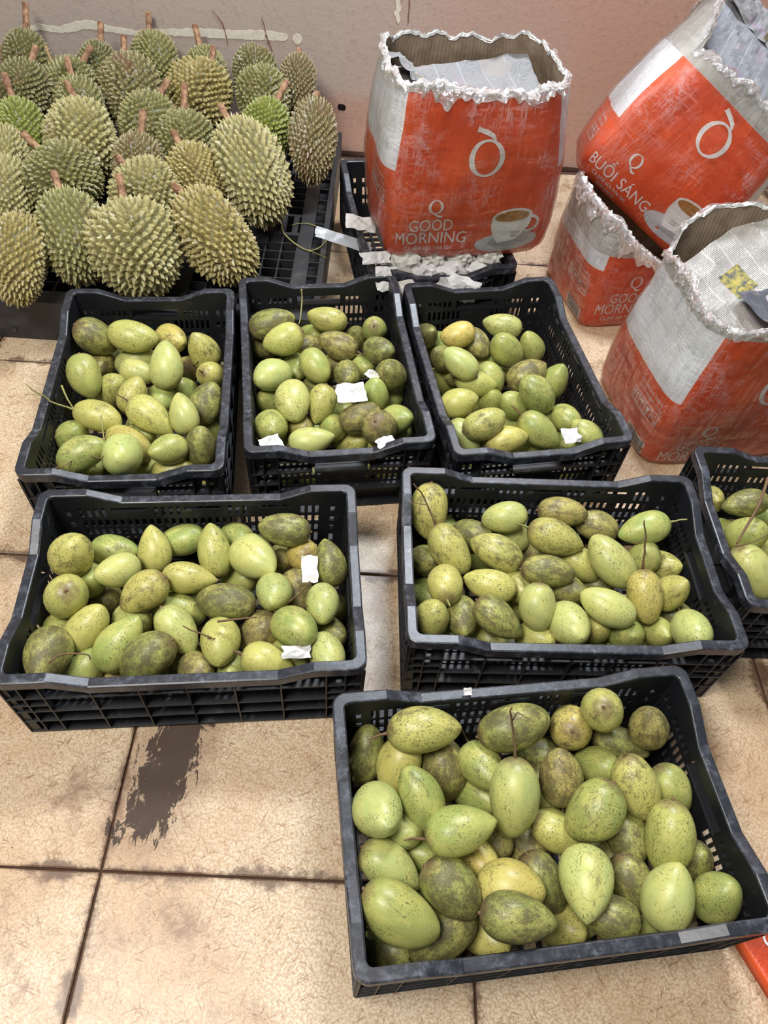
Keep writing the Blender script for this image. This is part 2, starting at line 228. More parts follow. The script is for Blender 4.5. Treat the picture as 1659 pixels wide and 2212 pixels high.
  (0.2733, 0.8, 0.115, 0.282, -0.852, 0.442, 0.062, 0.0868, 1, 'y', 0), (0.1042, 0.7974, 0.0545, 0.577, -0.462, 0.674, 0.068, 0.0952, 2, 'g', 0), (0.1055, 0.6949, 0.1462, 0.116, -0.193, 0.974, 0.064, 0.0896, 0, 'y', 0),
  (0.163, 0.7124, 0.1265, 0.146, -0.932, 0.332, 0.0662, 0.0927, 1, 'd', 0), (0.2276, 0.7002, 0.1558, 0.825, -0.443, -0.351, 0.0665, 0.1029, 0, 'd', 0), (0.298, 0.7292, 0.1618, 0.01, -0.784, -0.621, 0.0653, 0.0892, 0, 'l', 0),
  (0.3802, 0.832, 0.0542, 0.577, -0.462, 0.674, 0.068, 0.0952, 2, 'g', 0), (0.36, 0.7094, 0.1448, 0.094, -0.846, 0.525, 0.0751, 0.1051, 0, 'l', 2), (0.4292, 0.7433, 0.1631, -0.943, 0.261, 0.206, 0.0657, 0.1065, 0, 'l', 0),
  (0.5075, 0.781, 0.1539, 0.184, -0.771, -0.61, 0.0667, 0.1022, 0, 'o', 2), (0.4789, 0.7256, 0.1079, 0.0, -0.621, 0.784, 0.0663, 0.0928, 1, 'g', 0), (0.5477, 0.7393, 0.0981, 0.0, -0.621, 0.784, 0.062, 0.0868, 1, 'y', 0),
  (0.5841, 0.7151, 0.1547, 0.036, -0.863, 0.503, 0.069, 0.0966, 0, 'l', 1), (0.5864, 0.794, 0.0773, 0.577, -0.462, 0.674, 0.068, 0.0952, 2, 'd', 0), (0.4209, 0.7357, 0.1023, 0.011, -0.651, 0.759, 0.062, 0.0868, 1, 'y', 0),
  (0.3073, 0.6985, 0.1053, 0.344, -0.556, 0.757, 0.062, 0.0868, 1, 'y', 0), (0.2196, 0.7145, 0.0551, 0.577, -0.462, 0.674, 0.068, 0.0952, 2, 'y', 0), (0.1536, 0.7075, 0.0621, 0.577, -0.462, 0.674, 0.068, 0.0952, 2, 'g', 0),
  (0.369, 0.8025, 0.1162, 0.577, -0.462, 0.674, 0.068, 0.0952, 2, 'd', 0), (0.3192, 0.9274, 0.0623, 0.577, -0.462, 0.674, 0.068, 0.0952, 2, 'b', 0), (0.2864, 0.7964, 0.0542, 0.577, -0.462, 0.674, 0.068, 0.0952, 2, 'g', 0),
  (0.4427, 0.8614, 0.0593, 0.577, -0.462, 0.674, 0.068, 0.0952, 2, 'd', 0),
 ],
 'F': [
  (0.0097, 0.4501, 0.096, 0.077, 0.782, 0.619, 0.062, 0.1004, 1, 'd', 0), (0.0985, 0.468, 0.1783, 0.983, 0.144, 0.114, 0.0726, 0.1175, 0, 'y', 1), (0.0635, 0.4286, 0.113, -0.249, -0.759, -0.601, 0.0703, 0.0966, 1, 'y', 0),
  (0.1405, 0.4344, 0.0968, 0.184, -0.771, -0.61, 0.0746, 0.1054, 1, 'b', 0), (0.0976, 0.3621, 0.1768, -0.432, 0.707, 0.56, 0.062, 0.1004, 0, 'g', 0), (0.0364, 0.3329, 0.185, 0.239, -0.633, 0.736, 0.0736, 0.1031, 0, 'l', 0),
  (0.2003, 0.432, 0.1377, 0.376, -0.817, 0.438, 0.0685, 0.0959, 0, 'g', 1), (0.244, 0.4883, 0.1762, 0.936, 0.276, 0.218, 0.0733, 0.1187, 0, 'd', 0), (0.3061, 0.4899, 0.075, 0.577, -0.462, 0.674, 0.068, 0.0952, 2, 'd', 0),
  (0.2416, 0.3767, 0.1698, 0.063, -0.783, -0.619, 0.0753, 0.1219, 0, 'l', 2), (0.3511, 0.5178, 0.1257, 0.199, 0.472, -0.859, 0.0713, 0.0999, 0, 'o', 0), (0.389, 0.5308, 0.1817, 0.22, 0.333, -0.917, 0.0683, 0.0956, 0, 'y', 0),
  (0.4746, 0.5205, 0.1599, -0.298, 0.038, 0.954, 0.0652, 0.0913, 0, 'b', 0), (0.4443, 0.5079, 0.1019, 0.969, -0.195, -0.154, 0.062, 0.1004, 1, 'd', 0), (0.395, 0.4623, 0.112, 0.527, -0.306, 0.793, 0.062, 0.0868, 1, 'g', 0),
  (0.3204, 0.4226, 0.1565, -0.182, 0.669, 0.721, 0.0705, 0.0945, 0, 'b', 1), (0.3045, 0.4105, 0.0838, 0.269, -0.755, -0.598, 0.0649, 0.0995, 1, 'l', 0), (0.3641, 0.3676, 0.1714, -0.491, -0.683, -0.541, 0.077, 0.1041, 0, 'g', 0),
  (0.4423, 0.4165, 0.1535, 0.432, -0.707, -0.56, 0.0681, 0.1086, 0, 'y', 1), (0.5131, 0.4311, 0.1201, 0.582, -0.638, -0.505, 0.062, 0.0881, 1, 'g', 0), (0.1585, 0.3191, 0.185, 0.936, 0.276, 0.218, 0.0752, 0.1057, 0, 'g', 1),
  (0.2197, 0.3422, 0.0727, 0.577, -0.462, 0.674, 0.068, 0.0952, 2, 'b', 0), (0.3241, 0.3494, 0.112, 0.911, -0.324, -0.257, 0.0632, 0.0927, 1, 'y', 0), (0.2796, 0.341, 0.0542, 0.577, -0.462, 0.674, 0.068, 0.0952, 2, 'b', 0),
  (0.4311, 0.3559, 0.1113, 0.462, -0.884, 0.077, 0.0634, 0.0887, 1, 'd', 0), (0.4803, 0.3439, 0.157, 0.01, -0.784, -0.621, 0.0717, 0.1127, 0, 'y', 0), (0.5341, 0.331, 0.1003, -0.056, -0.054, 0.997, 0.068, 0.0952, 2, 'd', 0),
  (0.0612, 0.2684, 0.1417, 0.871, -0.385, -0.305, 0.0686, 0.1019, 0, 'l', 0), (0.0693, 0.3312, 0.1278, 0.577, -0.462, 0.674, 0.068, 0.0952, 2, 'l', 0), (0.1004, 0.3094, 0.0863, 0.577, -0.462, 0.674, 0.068, 0.0952, 2, 'g', 0),
  (0.1512, 0.245, 0.1543, 0.825, -0.443, -0.351, 0.0736, 0.1007, 0, 'd', 0), (0.2366, 0.2558, 0.1448, 0.923, 0.026, 0.383, 0.0739, 0.0991, 0, 'o', 0), (0.1945, 0.2967, 0.1068, 0.515, -0.492, 0.702, 0.062, 0.0868, 1, 'o', 0),
  (0.2959, 0.2748, 0.1067, 0.582, -0.638, -0.505, 0.0647, 0.101, 1, 'd', 0), (0.3434, 0.2669, 0.1656, -0.053, -0.988, 0.145, 0.0766, 0.1072, 0, 'l', 0), (0.4318, 0.286, 0.1112, 0.582, -0.638, -0.505, 0.062, 0.0936, 1, 'd', 0),
  (0.4651, 0.2622, 0.1613, 0.164, 0.773, 0.612, 0.0741, 0.0994, 0, 'l', 0), (0.5418, 0.2698, 0.15, -0.008, 0.239, 0.971, 0.0667, 0.0934, 0, 'g', 0), (0.0766, 0.2037, 0.1659, 0.871, -0.385, -0.305, 0.0737, 0.1195, 0, 'g', 0),
  (0.1431, 0.1978, 0.0955, 0.759, 0.51, 0.404, 0.077, 0.1116, 1, 'd', 0), (0.2402, 0.2096, 0.185, 0.999, -0.033, -0.026, 0.0659, 0.1067, 0, 'd', 0), (0.3849, 0.2355, 0.1208, -0.997, 0.06, 0.048, 0.062, 0.0954, 0, 'd', 0),
  (0.0678, 0.1797, 0.0545, 0.577, -0.462, 0.674, 0.068, 0.0952, 2, 'd', 0), (0.217, 0.209, 0.0542, 0.577, -0.462, 0.674, 0.068, 0.0952, 2, 'y', 0), (0.3325, 0.2316, 0.0542, 0.577, -0.462, 0.674, 0.068, 0.0952, 2, 'y', 0),
  (0.458, 0.2562, 0.0542, 0.577, -0.462, 0.674, 0.068, 0.0952, 2, 'g', 0), (0.1192, 0.2609, 0.0542, 0.577, -0.462, 0.674, 0.068, 0.0952, 2, 'g', 0), (0.2039, 0.408, 0.0748, 0.577, -0.462, 0.674, 0.068, 0.0952, 2, 'g', 0),
  (0.1477, 0.3187, 0.0542, 0.577, -0.462, 0.674, 0.068, 0.0952, 2, 'o', 0), (0.4164, 0.336, 0.0542, 0.577, -0.462, 0.674, 0.068, 0.0952, 2, 'd', 0),
 ],
 'G': [
  (0.7054, 1.0763, 0.112, 0.0, -0.621, 0.784, 0.062, 0.0868, 1, 'y', 0), (0.7573, 1.0429, 0.15, -0.963, -0.211, -0.167, 0.062, 0.1004, 0, 'd', 0), (0.74, 0.9573, 0.15, 0.105, -0.42, 0.902, 0.0734, 0.1027, 0, 'g', 2),
  (0.732, 1.0149, 0.075, 0.577, -0.462, 0.674, 0.068, 0.0952, 2, 'g', 0), (0.732, 0.8654, 0.15, 0.582, -0.638, -0.505, 0.0792, 0.1134, 0, 'l', 0), (0.8096, 0.9655, 0.0971, 0.0, -0.621, 0.784, 0.062, 0.0868, 1, 'l', 0),
  (0.8455, 1.0849, 0.062, 0.577, -0.462, 0.674, 0.068, 0.0952, 2, 'g', 0), (0.7691, 0.8505, 0.075, 0.577, -0.462, 0.674, 0.068, 0.0952, 2, 'l', 0), (0.8335, 0.9681, 0.1649, 0.422, -0.39, 0.818, 0.0674, 0.0943, 0, 'g', 0),
  (0.8349, 0.88, 0.15, -0.582, 0.638, 0.505, 0.0689, 0.0969, 0, 'y', 0), (0.8821, 1.0751, 0.125, 0.774, -0.529, 0.347, 0.062, 0.0868, 1, 'g', 0),
 ],
}
DURIAN = [
  (-1.2622, 2.4692, 0.295, -0.01, 0.664, 0.747, 0.1402, 0.1805, 'd', 1.3),
  (-1.0427, 2.4611, 0.2875, 0.161, 0.654, 0.739, 0.1175, 0.1805, 'd', 1.0),
  (-0.8716, 2.5479, 0.3002, -0.265, 0.636, 0.725, 0.1437, 0.1805, 'g', 0.9),
  (-0.6944, 2.5142, 0.2861, -0.346, 0.615, 0.708, 0.1254, 0.1805, 'g', 1.1),
  (-0.6846, 2.3721, 0.2919, 0.248, 0.702, 0.667, 0.1779, 0.1942, 'y', 0.8),
  (-0.5496, 2.5286, 0.2931, -0.096, 0.661, 0.745, 0.1328, 0.1805, 'd', 0),
  (-0.4005, 2.4932, 0.295, -0.096, 0.661, 0.745, 0.1116, 0.1805, 'b', 0.4),
  (-0.3126, 2.1706, 0.283, -0.063, 0.783, 0.619, 0.1239, 0.2355, 'b', 0.4),
  (-0.5, 2.4017, 0.2849, -0.183, 0.714, 0.676, 0.1477, 0.1805, 'g', 0),
  (-0.4693, 2.2246, 0.271, 0.375, 0.606, 0.701, 0.1352, 0.1805, 'G', 1.1),
  (-1.1798, 2.2378, 0.3058, 0.245, 0.64, 0.728, 0.1342, 0.1805, 'd', 0.8),
  (-1.2879, 2.2437, 0.2611, 0.076, 0.662, 0.746, 0.1276, 0.1805, 'd', 1.2),
  (-1.081, 2.334, 0.2839, 0.407, 0.595, 0.693, 0.1509, 0.1805, 'g', 0.9),
  (-1.008, 2.2212, 0.2823, -0.346, 0.615, 0.708, 0.1293, 0.1805, 'g', 0.9),
  (-0.9004, 2.3623, 0.283, -0.268, 0.698, 0.664, 0.1763, 0.2112, 'p', 1.1),
  (-0.9479, 2.0581, 0.271, -0.268, 0.698, 0.664, 0.182, 0.2117, 'w', 1.0),
  (-1.1288, 2.0721, 0.271, -0.35, 0.677, 0.647, 0.1322, 0.1805, 'G', 1.3),
  (-0.8004, 2.1817, 0.271, 0.281, 0.695, 0.661, 0.1568, 0.1839, 'g', 0.9),
  (-0.6692, 2.1028, 0.265, -0.13, 0.658, 0.742, 0.1564, 0.1805, 'g', 1.3),
  (-0.4659, 2.0003, 0.259, -0.463, 0.695, 0.55, 0.177, 0.2938, 'w', 1.0),
  (-0.9414, 1.8552, 0.259, -0.628, 0.414, 0.658, 0.1852, 0.1805, 'g', 1.0),
  (-0.7739, 1.9664, 0.2549, 0.074, 0.594, 0.801, 0.1283, 0.1805, 'b', 1.0),
  (-0.6055, 1.955, 0.253, -0.545, 0.535, 0.645, 0.134, 0.1805, 'y', 0.8),
  (-1.1273, 1.935, 0.259, -0.097, 0.723, 0.684, 0.1139, 0.1805, 'w', 0),
  (-1.0673, 1.7872, 0.247, -0.183, 0.714, 0.676, 0.1301, 0.186, 'w', 0),
  (-0.7103, 1.8411, 0.2511, -0.648, 0.321, 0.691, 0.1777, 0.1805, 'w', 0.5),
  (-0.8478, 1.6326, 0.241, -0.352, 0.734, 0.581, 0.1562, 0.228, 'g', 1.0),
  (-0.679, 1.6191, 0.235, -0.33, 0.62, 0.712, 0.2104, 0.2275, 'w', 1.1),
  (-0.498, 1.6994, 0.241, -0.687, 0.512, 0.516, 0.1673, 0.2538, 'y', 0.6),
  (-0.9407, 1.5274, 0.235, -0.01, 0.784, 0.621, 0.1295, 0.2108, 'y', 0),
]
SCRAPS = [
  ((-0.099, 1.203, 0.205), (0.065, 0.045), 0.35, 51, 'torn white paper scrap on the mangoes of the back middle crate'),
  ((-0.056, 1.29, 0.185), (0.032, 0.02), -0.5, 52, 'tiny paper scrap behind the larger one in the back middle crate'),
  ((-0.248, 1.046, 0.19), (0.045, 0.03), 0.6, 53, 'white paper scrap in the front left corner of the back middle crate'),
  ((-0.016, 1.081, 0.19), (0.045, 0.02), 0.9, 54, 'thin paper strip at the front rim of the back middle crate'),
  ((0.386, 1.153, 0.19), (0.045, 0.035), 0.4, 55, 'white paper scrap near the front rim of the back right crate'),
  ((-0.127, 0.756, 0.17), (0.03, 0.05), 0.2, 56, 'torn paper scrap at the right of the crate above the spill'),
  ((-0.126, 0.587, 0.17), (0.05, 0.022), 0.2, 57, 'grey paper curl at the front of the crate above the spill'),
  ((0.165, 0.537, 0.186), (0.014, 0.012), 0.2, 59, 'tiny pale scrap on the back rim of the nearest crate'),
  ((0.606, 0.273, 0.13), (0.02, 0.02), 0.2, 58, 'tiny red and white scrap by the right wall of the nearest crate'),
]
TWIGS = [
  ([(-0.38, 1.978, 0.124), (-0.369, 1.938, 0.124), (-0.33, 1.889, 0.124), (-0.286, 1.859, 0.124), (-0.256, 1.878, 0.124), (-0.239, 1.922, 0.124), (-0.235, 1.947, 0.124), (-0.262, 1.974, 0.124), (-0.299, 1.995, 0.124), (-0.332, 1.992, 0.124), (-0.351, 1.978, 0.124)], 0.0022, 'looped dry twig on the bare pallet grid', 'twig_green'),
  ([(-0.286, 1.859, 0.124), (-0.259, 1.847, 0.124), (-0.23, 1.832, 0.124)], 0.0015, 'short dry twig end beside the looped twig', 'twig_green'),
  ([(-0.254, 1.533, 0.225), (-0.252, 1.522, 0.2), (-0.249, 1.468, 0.185), (-0.251, 1.456, 0.18)], 0.0022, 'thin green twig against the back wall of the back middle crate', 'twig_green'),
  ([(-0.593, 1.044, 0.225), (-0.582, 1.013, 0.215), (-0.563, 0.967, 0.205)], 0.0018, 'upright thin twig near the front of the crate by the durians', 'twig_green'),
  ([(-0.562, 0.965, 0.207), (-0.568, 0.948, 0.205), (-0.592, 0.955, 0.2), (-0.617, 0.946, 0.2), (-0.635, 0.919, 0.2)], 0.0014, 'thin curved twig at the front of the crate by the durians', 'mango_stem'),
  ([(-0.716, 1.145, 0.2), (-0.698, 1.119, 0.19), (-0.678, 1.097, 0.18)], 0.0025, 'green stalk against the left wall of the crate by the durians', 'twig_green'),
  ([(0.764, 1.038, 0.24), (0.732, 0.969, 0.235), (0.697, 0.914, 0.225), (0.677, 0.881, 0.215)], 0.0035, 'long thick dry twig over the cut-off right crate', 'mango_stem'),
  ([(0.676, 0.875, 0.215), (0.708, 0.888, 0.215), (0.741, 0.907, 0.22)], 0.0016, 'thin side twig in the cut-off right crate', 'mango_stem'),
  ([(-0.515, 0.51, 0.2), (-0.5, 0.523, 0.205), (-0.475, 0.528, 0.205), (-0.458, 0.53, 0.2), (-0.456, 0.527, 0.19)], 0.002, 'curved dry twig at the left of the crate above the spill', 'mango_stem'),
  ([(-0.265, 0.617, 0.195), (-0.234, 0.622, 0.2), (-0.2, 0.63, 0.2)], 0.0022, 'straight dry twig across the crate above the spill', 'mango_stem'),
  ([(-1.133, 2.36, 0.394), (-1.124, 2.35, 0.367), (-1.115, 2.34, 0.34), (-1.126, 2.33, 0.317), (-1.137, 2.32, 0.294)], 0.005, 'pale dry leaf stalk wedged beside the far left durian', 'stem_cut'),
  ([(0.378, 0.193, 0.004), (0.375, 0.187, 0.004), (0.369, 0.182, 0.004)], 0.0012, 'tiny twig on the floor below the nearest crate', 'dark_hole'),
]

# mango skin: the object's own colour is its ripeness, alpha the amount of soot
t = NT('mango_skin')
oi = t.n('ShaderNodeObjectInfo')
tc = t.obj()
off = t.n('ShaderNodeVectorMath', {0: tc, 1: t.n('ShaderNodeCombineXYZ', {0: t.math('MULTIPLY', oi.outputs['Random'], 37.0), 1: t.math('MULTIPLY', oi.outputs['Random'], 91.0), 2: 3.0}).outputs[0]}, operation='ADD').outputs[0]
n1 = t.noise(off, 2.2, 3)
base = t.mix(t.ss(n1, 0.38, 0.66), oi.outputs['Color'], t.mix(0.5, oi.outputs['Color'], (0.60, 0.55, 0.17)))
n1b = t.noise(off, 5.5, 5, 0.65)
base = t.mix(t.math('MULTIPLY', t.ss(n1b, 0.5, 0.75), 0.4), base, (0.22, 0.29, 0.06))
soot = t.math('SUBTRACT', 1.0, oi.outputs['Alpha'])
n2 = t.noise(off, 3.4, 9, 0.78)
thr = t.math('SUBTRACT', 0.68, t.math('MULTIPLY', soot, 0.25))
blot = t.math('MULTIPLY', t.ss(t.math('SUBTRACT', n2, thr), -0.04, 0.15), 0.84)
c = t.mix(blot, base, (0.085, 0.072, 0.032))
n3 = t.noise(off, 30, 3, 0.6)
n3b = t.noise(off, 2.6, 4, 0.6)
sp = t.math('MULTIPLY', t.ss(n3, 0.53, 0.64), t.ss(t.math('ADD', n3b, t.math('MULTIPLY', soot, 0.25)), 0.46, 0.72))
c = t.mix(t.math('MULTIPLY', sp, 0.80), c, (0.09, 0.062, 0.025))
vn = t.noise(t.mapv(off, (1.6, 9, 9)), 1.0, 6, 0.7, 0.8)
vein = t.math('MULTIPLY', t.math('MULTIPLY', t.ss(vn, 0.56, 0.72), t.ss(t.math('ADD', n2, t.math('MULTIPLY', soot, 0.10)), 0.46, 0.62)), 0.6)
c = t.mix(vein, c, (0.11, 0.085, 0.035))
n4 = t.noise(off, 70, 2, 0.5)
c = t.mix(t.math('MULTIPLY', t.ss(n4, 0.64, 0.70), 0.5), c, (0.13, 0.10, 0.03))
# browned stem end
sx = t.sep(tc)[0]
br = t.math('MULTIPLY', t.ss(t.math('ADD', t.math('MULTIPLY', sx, -1.0), t.math('MULTIPLY', t.noise(off, 7, 4), 0.16)), 0.47, 0.60), 0.75)
c = t.mix(br, c, (0.13, 0.075, 0.045))
# pale scratch lines
wv = t.n('ShaderNodeTexWave', {'Vector': off, 'Scale': 0.9, 'Distortion': 9.0, 'Detail': 3.0, 'Detail Scale': 1.3})
ln = t.math('MULTIPLY', t.ss(wv.outputs[1], 0.992, 0.9995), t.ss(n1, 0.5, 0.6))
c = t.mix(t.math('MULTIPLY', ln, 0.30), c, (0.12, 0.09, 0.04))
t.p(Base_Color=c, Roughness=t.math('ADD', 0.36, t.math('MULTIPLY', blot, 0.25)), Specular_IOR_Level=0.42)
t.bump(n3, 0.05, 0.02)
M['mango_skin'] = t.m
plain('mango_stem', (0.16, 0.10, 0.055), 0.8, 0.2, 40)
plain('twig_green', (0.28, 0.27, 0.10), 0.8, 0.2, 60)

# crates
t = NT('crate_plastic')
tc = t.obj(); pz = t.sep(tc)[2]
n = t.noise(tc, 40, 6, 0.7); n2 = t.noise(tc, 9, 4, 0.6)
scuff = t.math('MULTIPLY', t.ss(n, 0.52, 0.72), t.ss(n2, 0.42, 0.66))
c = t.mix(scuff, (0.0085, 0.0095, 0.0125), (0.075, 0.078, 0.088))
t.p(Base_Color=c, Roughness=t.math('ADD', 0.36, t.math('MULTIPLY', n2, 0.25)), Specular_IOR_Level=0.5)
t.bump(n, 0.06, 0.004)
M['crate_plastic'] = t.m
t = NT('crate_rim')
tc = t.obj(); n = t.noise(tc, 55, 6, 0.75); n2 = t.noise(tc, 7, 4, 0.6)
wear_glint = t.math('MULTIPLY', t.ss(n, 0.44, 0.74), t.ss(n2, 0.32, 0.66))
c = t.mix(wear_glint, (0.017, 0.019, 0.026), (0.125, 0.138, 0.170))  # worn patches, with bluish sky highlights painted into the pale tone
c = t.mix(t.math('MULTIPLY', t.ss(t.noise(tc, 5, 3), 0.62, 0.75), 0.5), c, (0.09, 0.065, 0.05))
t.p(Base_Color=c, Roughness=t.math('ADD', 0.26, t.math('MULTIPLY', n, 0.22)), Specular_IOR_Level=0.6)
t.bump(n, 0.10, 0.004)
M['crate_rim'] = t.m
t = NT('pallet_plastic')
n = t.noise(t.obj(), 12, 5)
t.p(Base_Color=t.mix(t.ss(n, 0.5, 0.8), (0.022, 0.022, 0.025), (0.07, 0.068, 0.066)), Roughness=0.5)
M['pallet_plastic'] = t.m

# durian
t = NT('durian_husk')
oi = t.n('ShaderNodeObjectInfo'); at = t.n('ShaderNodeAttribute', attribute_name='tip').outputs['Fac']
tc = t.obj(); off = t.n('ShaderNodeVectorMath', {0: tc, 1: t.n('ShaderNodeCombineXYZ', {0: t.math('MULTIPLY', oi.outputs['Random'], 53.0), 1: 0.0, 2: 0.0}).outputs[0]}, operation='ADD').outputs[0]
n = t.noise(off, 2.5, 3)
body = t.mix(0.65, oi.outputs['Color'], (0.045, 0.042, 0.014))
c1 = t.mix(t.ss(at, 0.0, 0.55), body, oi.outputs['Color'])
c2 = t.mix(t.math('MULTIPLY', t.ss(at, 0.55, 1.0), 0.85), c1, (0.58, 0.49, 0.29))
brown = t.math('MULTIPLY', t.ss(n, 0.52, 0.70), t.math('SUBTRACT', 1.0, oi.outputs['Alpha']))
c3 = t.mix(brown, c2, (0.17, 0.09, 0.05))
t.p(Base_Color=c3, Roughness=0.42, Specular_IOR_Level=0.45)
M['durian_husk'] = t.m
t = NT('durian_stem')
n = t.noise(t.obj(), 60, 5)
t.p(Base_Color=t.mix(t.ss(n, 0.35, 0.7), (0.17, 0.085, 0.05), (0.40, 0.24, 0.14)), Roughness=0.8, Specular_IOR_Level=0.2); t.bump(n, 0.4, 0.01)
M['durian_stem'] = t.m
plain('stem_cut', (0.42, 0.29, 0.15), 0.8, 0.2, 50)

# floor tile
t = NT('floor_tile')
P = t.pos()
nA = t.noise(P, 3.0, 5, 0.6); nB = t.noise(P, 22, 6, 0.65); nC = t.noise(P, 9, 7, 0.7)
fib = None
for k, rot in enumerate((0.3, 1.05, 1.8, 2.6)):
    v = t.mapv(t.mapv(P, (1, 1, 1), (k * 3.1, 0, 0), (0, 0, rot)), (260, 30, 20))
    f = t.ss(t.noise(v, 1.0, 2, 0.5, 1.3), 0.60, 0.70)
    fib = f if fib is None else t.math('MAXIMUM', fib, f)
lng = None
for k, rot in enumerate((0.7, 2.1)):
    v = t.mapv(t.mapv(P, (1, 1, 1), (k * 7.1, 0, 0), (0, 0, rot)), (300, 6, 20))
    f = t.ss(t.noise(v, 1.0, 1, 0.5, 0.3), 0.70, 0.76)
    lng = f if lng is None else t.math('MAXIMUM', lng, f)
spk = t.ss(t.noise(P, 240, 2, 0.5), 0.35, 0.65)
c = t.mix(spk, (0.50, 0.355, 0.21), (0.69, 0.58, 0.425))
c = t.mix(t.math('MULTIPLY', t.ss(nA, 0.40, 0.64), 0.62), c, (0.43, 0.255, 0.13))
c = t.mix(t.math('MULTIPLY', t.math('MULTIPLY', fib, t.ss(nB, 0.25, 0.65)), 0.85), c, (0.25, 0.12, 0.052))
c = t.mix(t.math('MULTIPLY', lng, 0.45), c, (0.28, 0.15, 0.07))
dirt = t.math('MULTIPLY', t.ss(nC, 0.50, 0.72), t.math('MULTIPLY', t.ss(t.noise(P, 2.1, 3, 0.5), 0.40, 0.60), 0.9))
c = t.mix(dirt, c, (0.19, 0.095, 0.048))
c = t.mix(t.ss(t.noise(P, 75, 2, 0.5), 0.745, 0.77), c, (0.05, 0.03, 0.02))
# grime gathered along the joints (uv = metres from the tile centre, 0.3 at the edge)
U = t.sep(t.uv())
ed = t.math('MAXIMUM', t.math('ABSOLUTE', U[0]), t.math('ABSOLUTE', U[1]))
nD = t.noise(P, 34, 6, 0.75)
gr = t.ss(t.math('ADD', ed, t.math('ADD', t.math('MULTIPLY', t.math('SUBTRACT', nC, 0.5), 0.09), t.math('MULTIPLY', t.math('SUBTRACT', nD, 0.5), 0.05))), 0.283, 0.300)
c = t.mix(t.math('MULTIPLY', gr, 0.85), c, (0.105, 0.055, 0.032))
# the dried spill: a slanted streak running out from under the near left crate
px = t.sep(P)
def seg_dist(ax, ay, bx, by):
    dx, dy = bx - ax, by - ay; l2 = dx * dx + dy * dy
    h = t.math('DIVIDE', t.math('ADD', t.math('MULTIPLY', t.math('SUBTRACT', px[0], ax), dx), t.math('MULTIPLY', t.math('SUBTRACT', px[1], ay), dy)), l2, clamp=True)
    ex = t.math('SUBTRACT', t.math('SUBTRACT', px[0], ax), t.math('MULTIPLY', h, dx))
    ey = t.math('SUBTRACT', t.math('SUBTRACT', px[1], ay), t.math('MULTIPLY', h, dy))
    return t.math('SQRT', t.math('ADD', t.math('MULTIPLY', ex, ex), t.math('MULTIPLY', ey, ey)))
ds = seg_dist(*SPILL)
rag = t.noise(t.mapv(P, (1.6, 0.8, 1), (0, 0, 0), (0, 0, -0.35)), 24, 6, 0.75, 0.9)
sp = t.ss(t.math('ADD', ds, t.math('MULTIPLY', t.math('SUBTRACT', rag, 0.5), 0.21)), 0.047, 0.040)
c = t.mix(t.math('MULTIPLY', t.ss(t.math('ADD', ds, t.math('MULTIPLY', t.math('SUBTRACT', nC, 0.5), 0.16)), 0.10, 0.04), 0.55), c, (0.26, 0.15, 0.08))
c = t.mix(sp, c, (0.058, 0.034, 0.021))
t.p(Base_Color=c, Roughness=t.math('ADD', t.math('ADD', 0.26, t.math('MULTIPLY', sp, 0.35)), t.math('MULTIPLY', nB, 0.22)), Specular_IOR_Level=0.5)
t.bump(fib, 0.05, 0.002)
M['floor_tile'] = t.m
plain('grout', (0.075, 0.042, 0.03), 0.9, 0.1, 30)

# wall plaster: grey-taupe on the left, turning rose to the right and low down
t = NT('wall_plaster')
P = t.pos(); px = t.sep(P)
n = t.noise(P, 3.2, 6, 0.6); nf = t.noise(P, 60, 5, 0.7)
mx = t.ss(t.math('ADD', px[0], t.math('MULTIPLY', t.math('SUBTRACT', n, 0.5), 0.5)), -0.35, 0.55)
lowb = t.math('MULTIPLY', t.ss(t.math('ADD', px[2], t.math('MULTIPLY', n, 0.08)), 0.27, 0.20), 0.8)
mx = t.math('MAXIMUM', mx, t.math('MULTIPLY', lowb, t.ss(px[0], -0.7, -0.3)))
c = t.mix(mx, (0.50, 0.415, 0.365), (0.50, 0.305, 0.24))
c = t.mix(t.math('MULTIPLY', t.ss(nf, 0.5, 0.75), 0.35), c, (0.20, 0.145, 0.125))
c = t.mix(t.math('MULTIPLY', t.ss(n, 0.5, 0.7), 0.35), c, (0.45, 0.38, 0.33))
t.p(Base_Color=c, Roughness=0.75, Specular_IOR_Level=0.25); t.bump(nf, 0.15, 0.01)
M['wall_plaster'] = t.m
plain('wall_paint_streak', (0.74, 0.69, 0.58), 0.85, 0.2, 90)
plain('wall_crack', (0.24, 0.13, 0.10), 0.9, 0.1)
plain('dark_hole', (0.012, 0.01, 0.01), 0.9, 0.1)

# print, paper, board
plain('print_white', (0.80, 0.80, 0.78), 0.45, 0.4)
plain('print_grey', (0.40, 0.41, 0.43), 0.45, 0.4)
plain('print_shade', (0.60, 0.61, 0.63), 0.45, 0.4)
plain('print_coffee', (0.42, 0.21, 0.055), 0.4, 0.4, 60)
plain('print_black', (0.03, 0.03, 0.035), 0.5, 0.4)
plain('torn_paper', (0.72, 0.72, 0.70), 0.85, 0.2, 120)
plain('paper_scrap', (0.66, 0.65, 0.64), 0.8, 0.2, 40, 0.06)
plain('grey_tape', (0.36, 0.38, 0.40), 0.35, 0.5)
t = NT('board_inside')
U = t.sep(t.uv()); n = t.noise(t.obj(), 25, 4)
w = t.math('SINE', t.math('MULTIPLY', U[0], 620.0))
t.p(Base_Color=t.mix(t.ss(n, 0.3, 0.7), (0.20, 0.145, 0.10), (0.32, 0.245, 0.175)), Roughness=0.85, Specular_IOR_Level=0.2)
t.bump(w, 0.15, 0.004)
M['board_inside'] = t.m

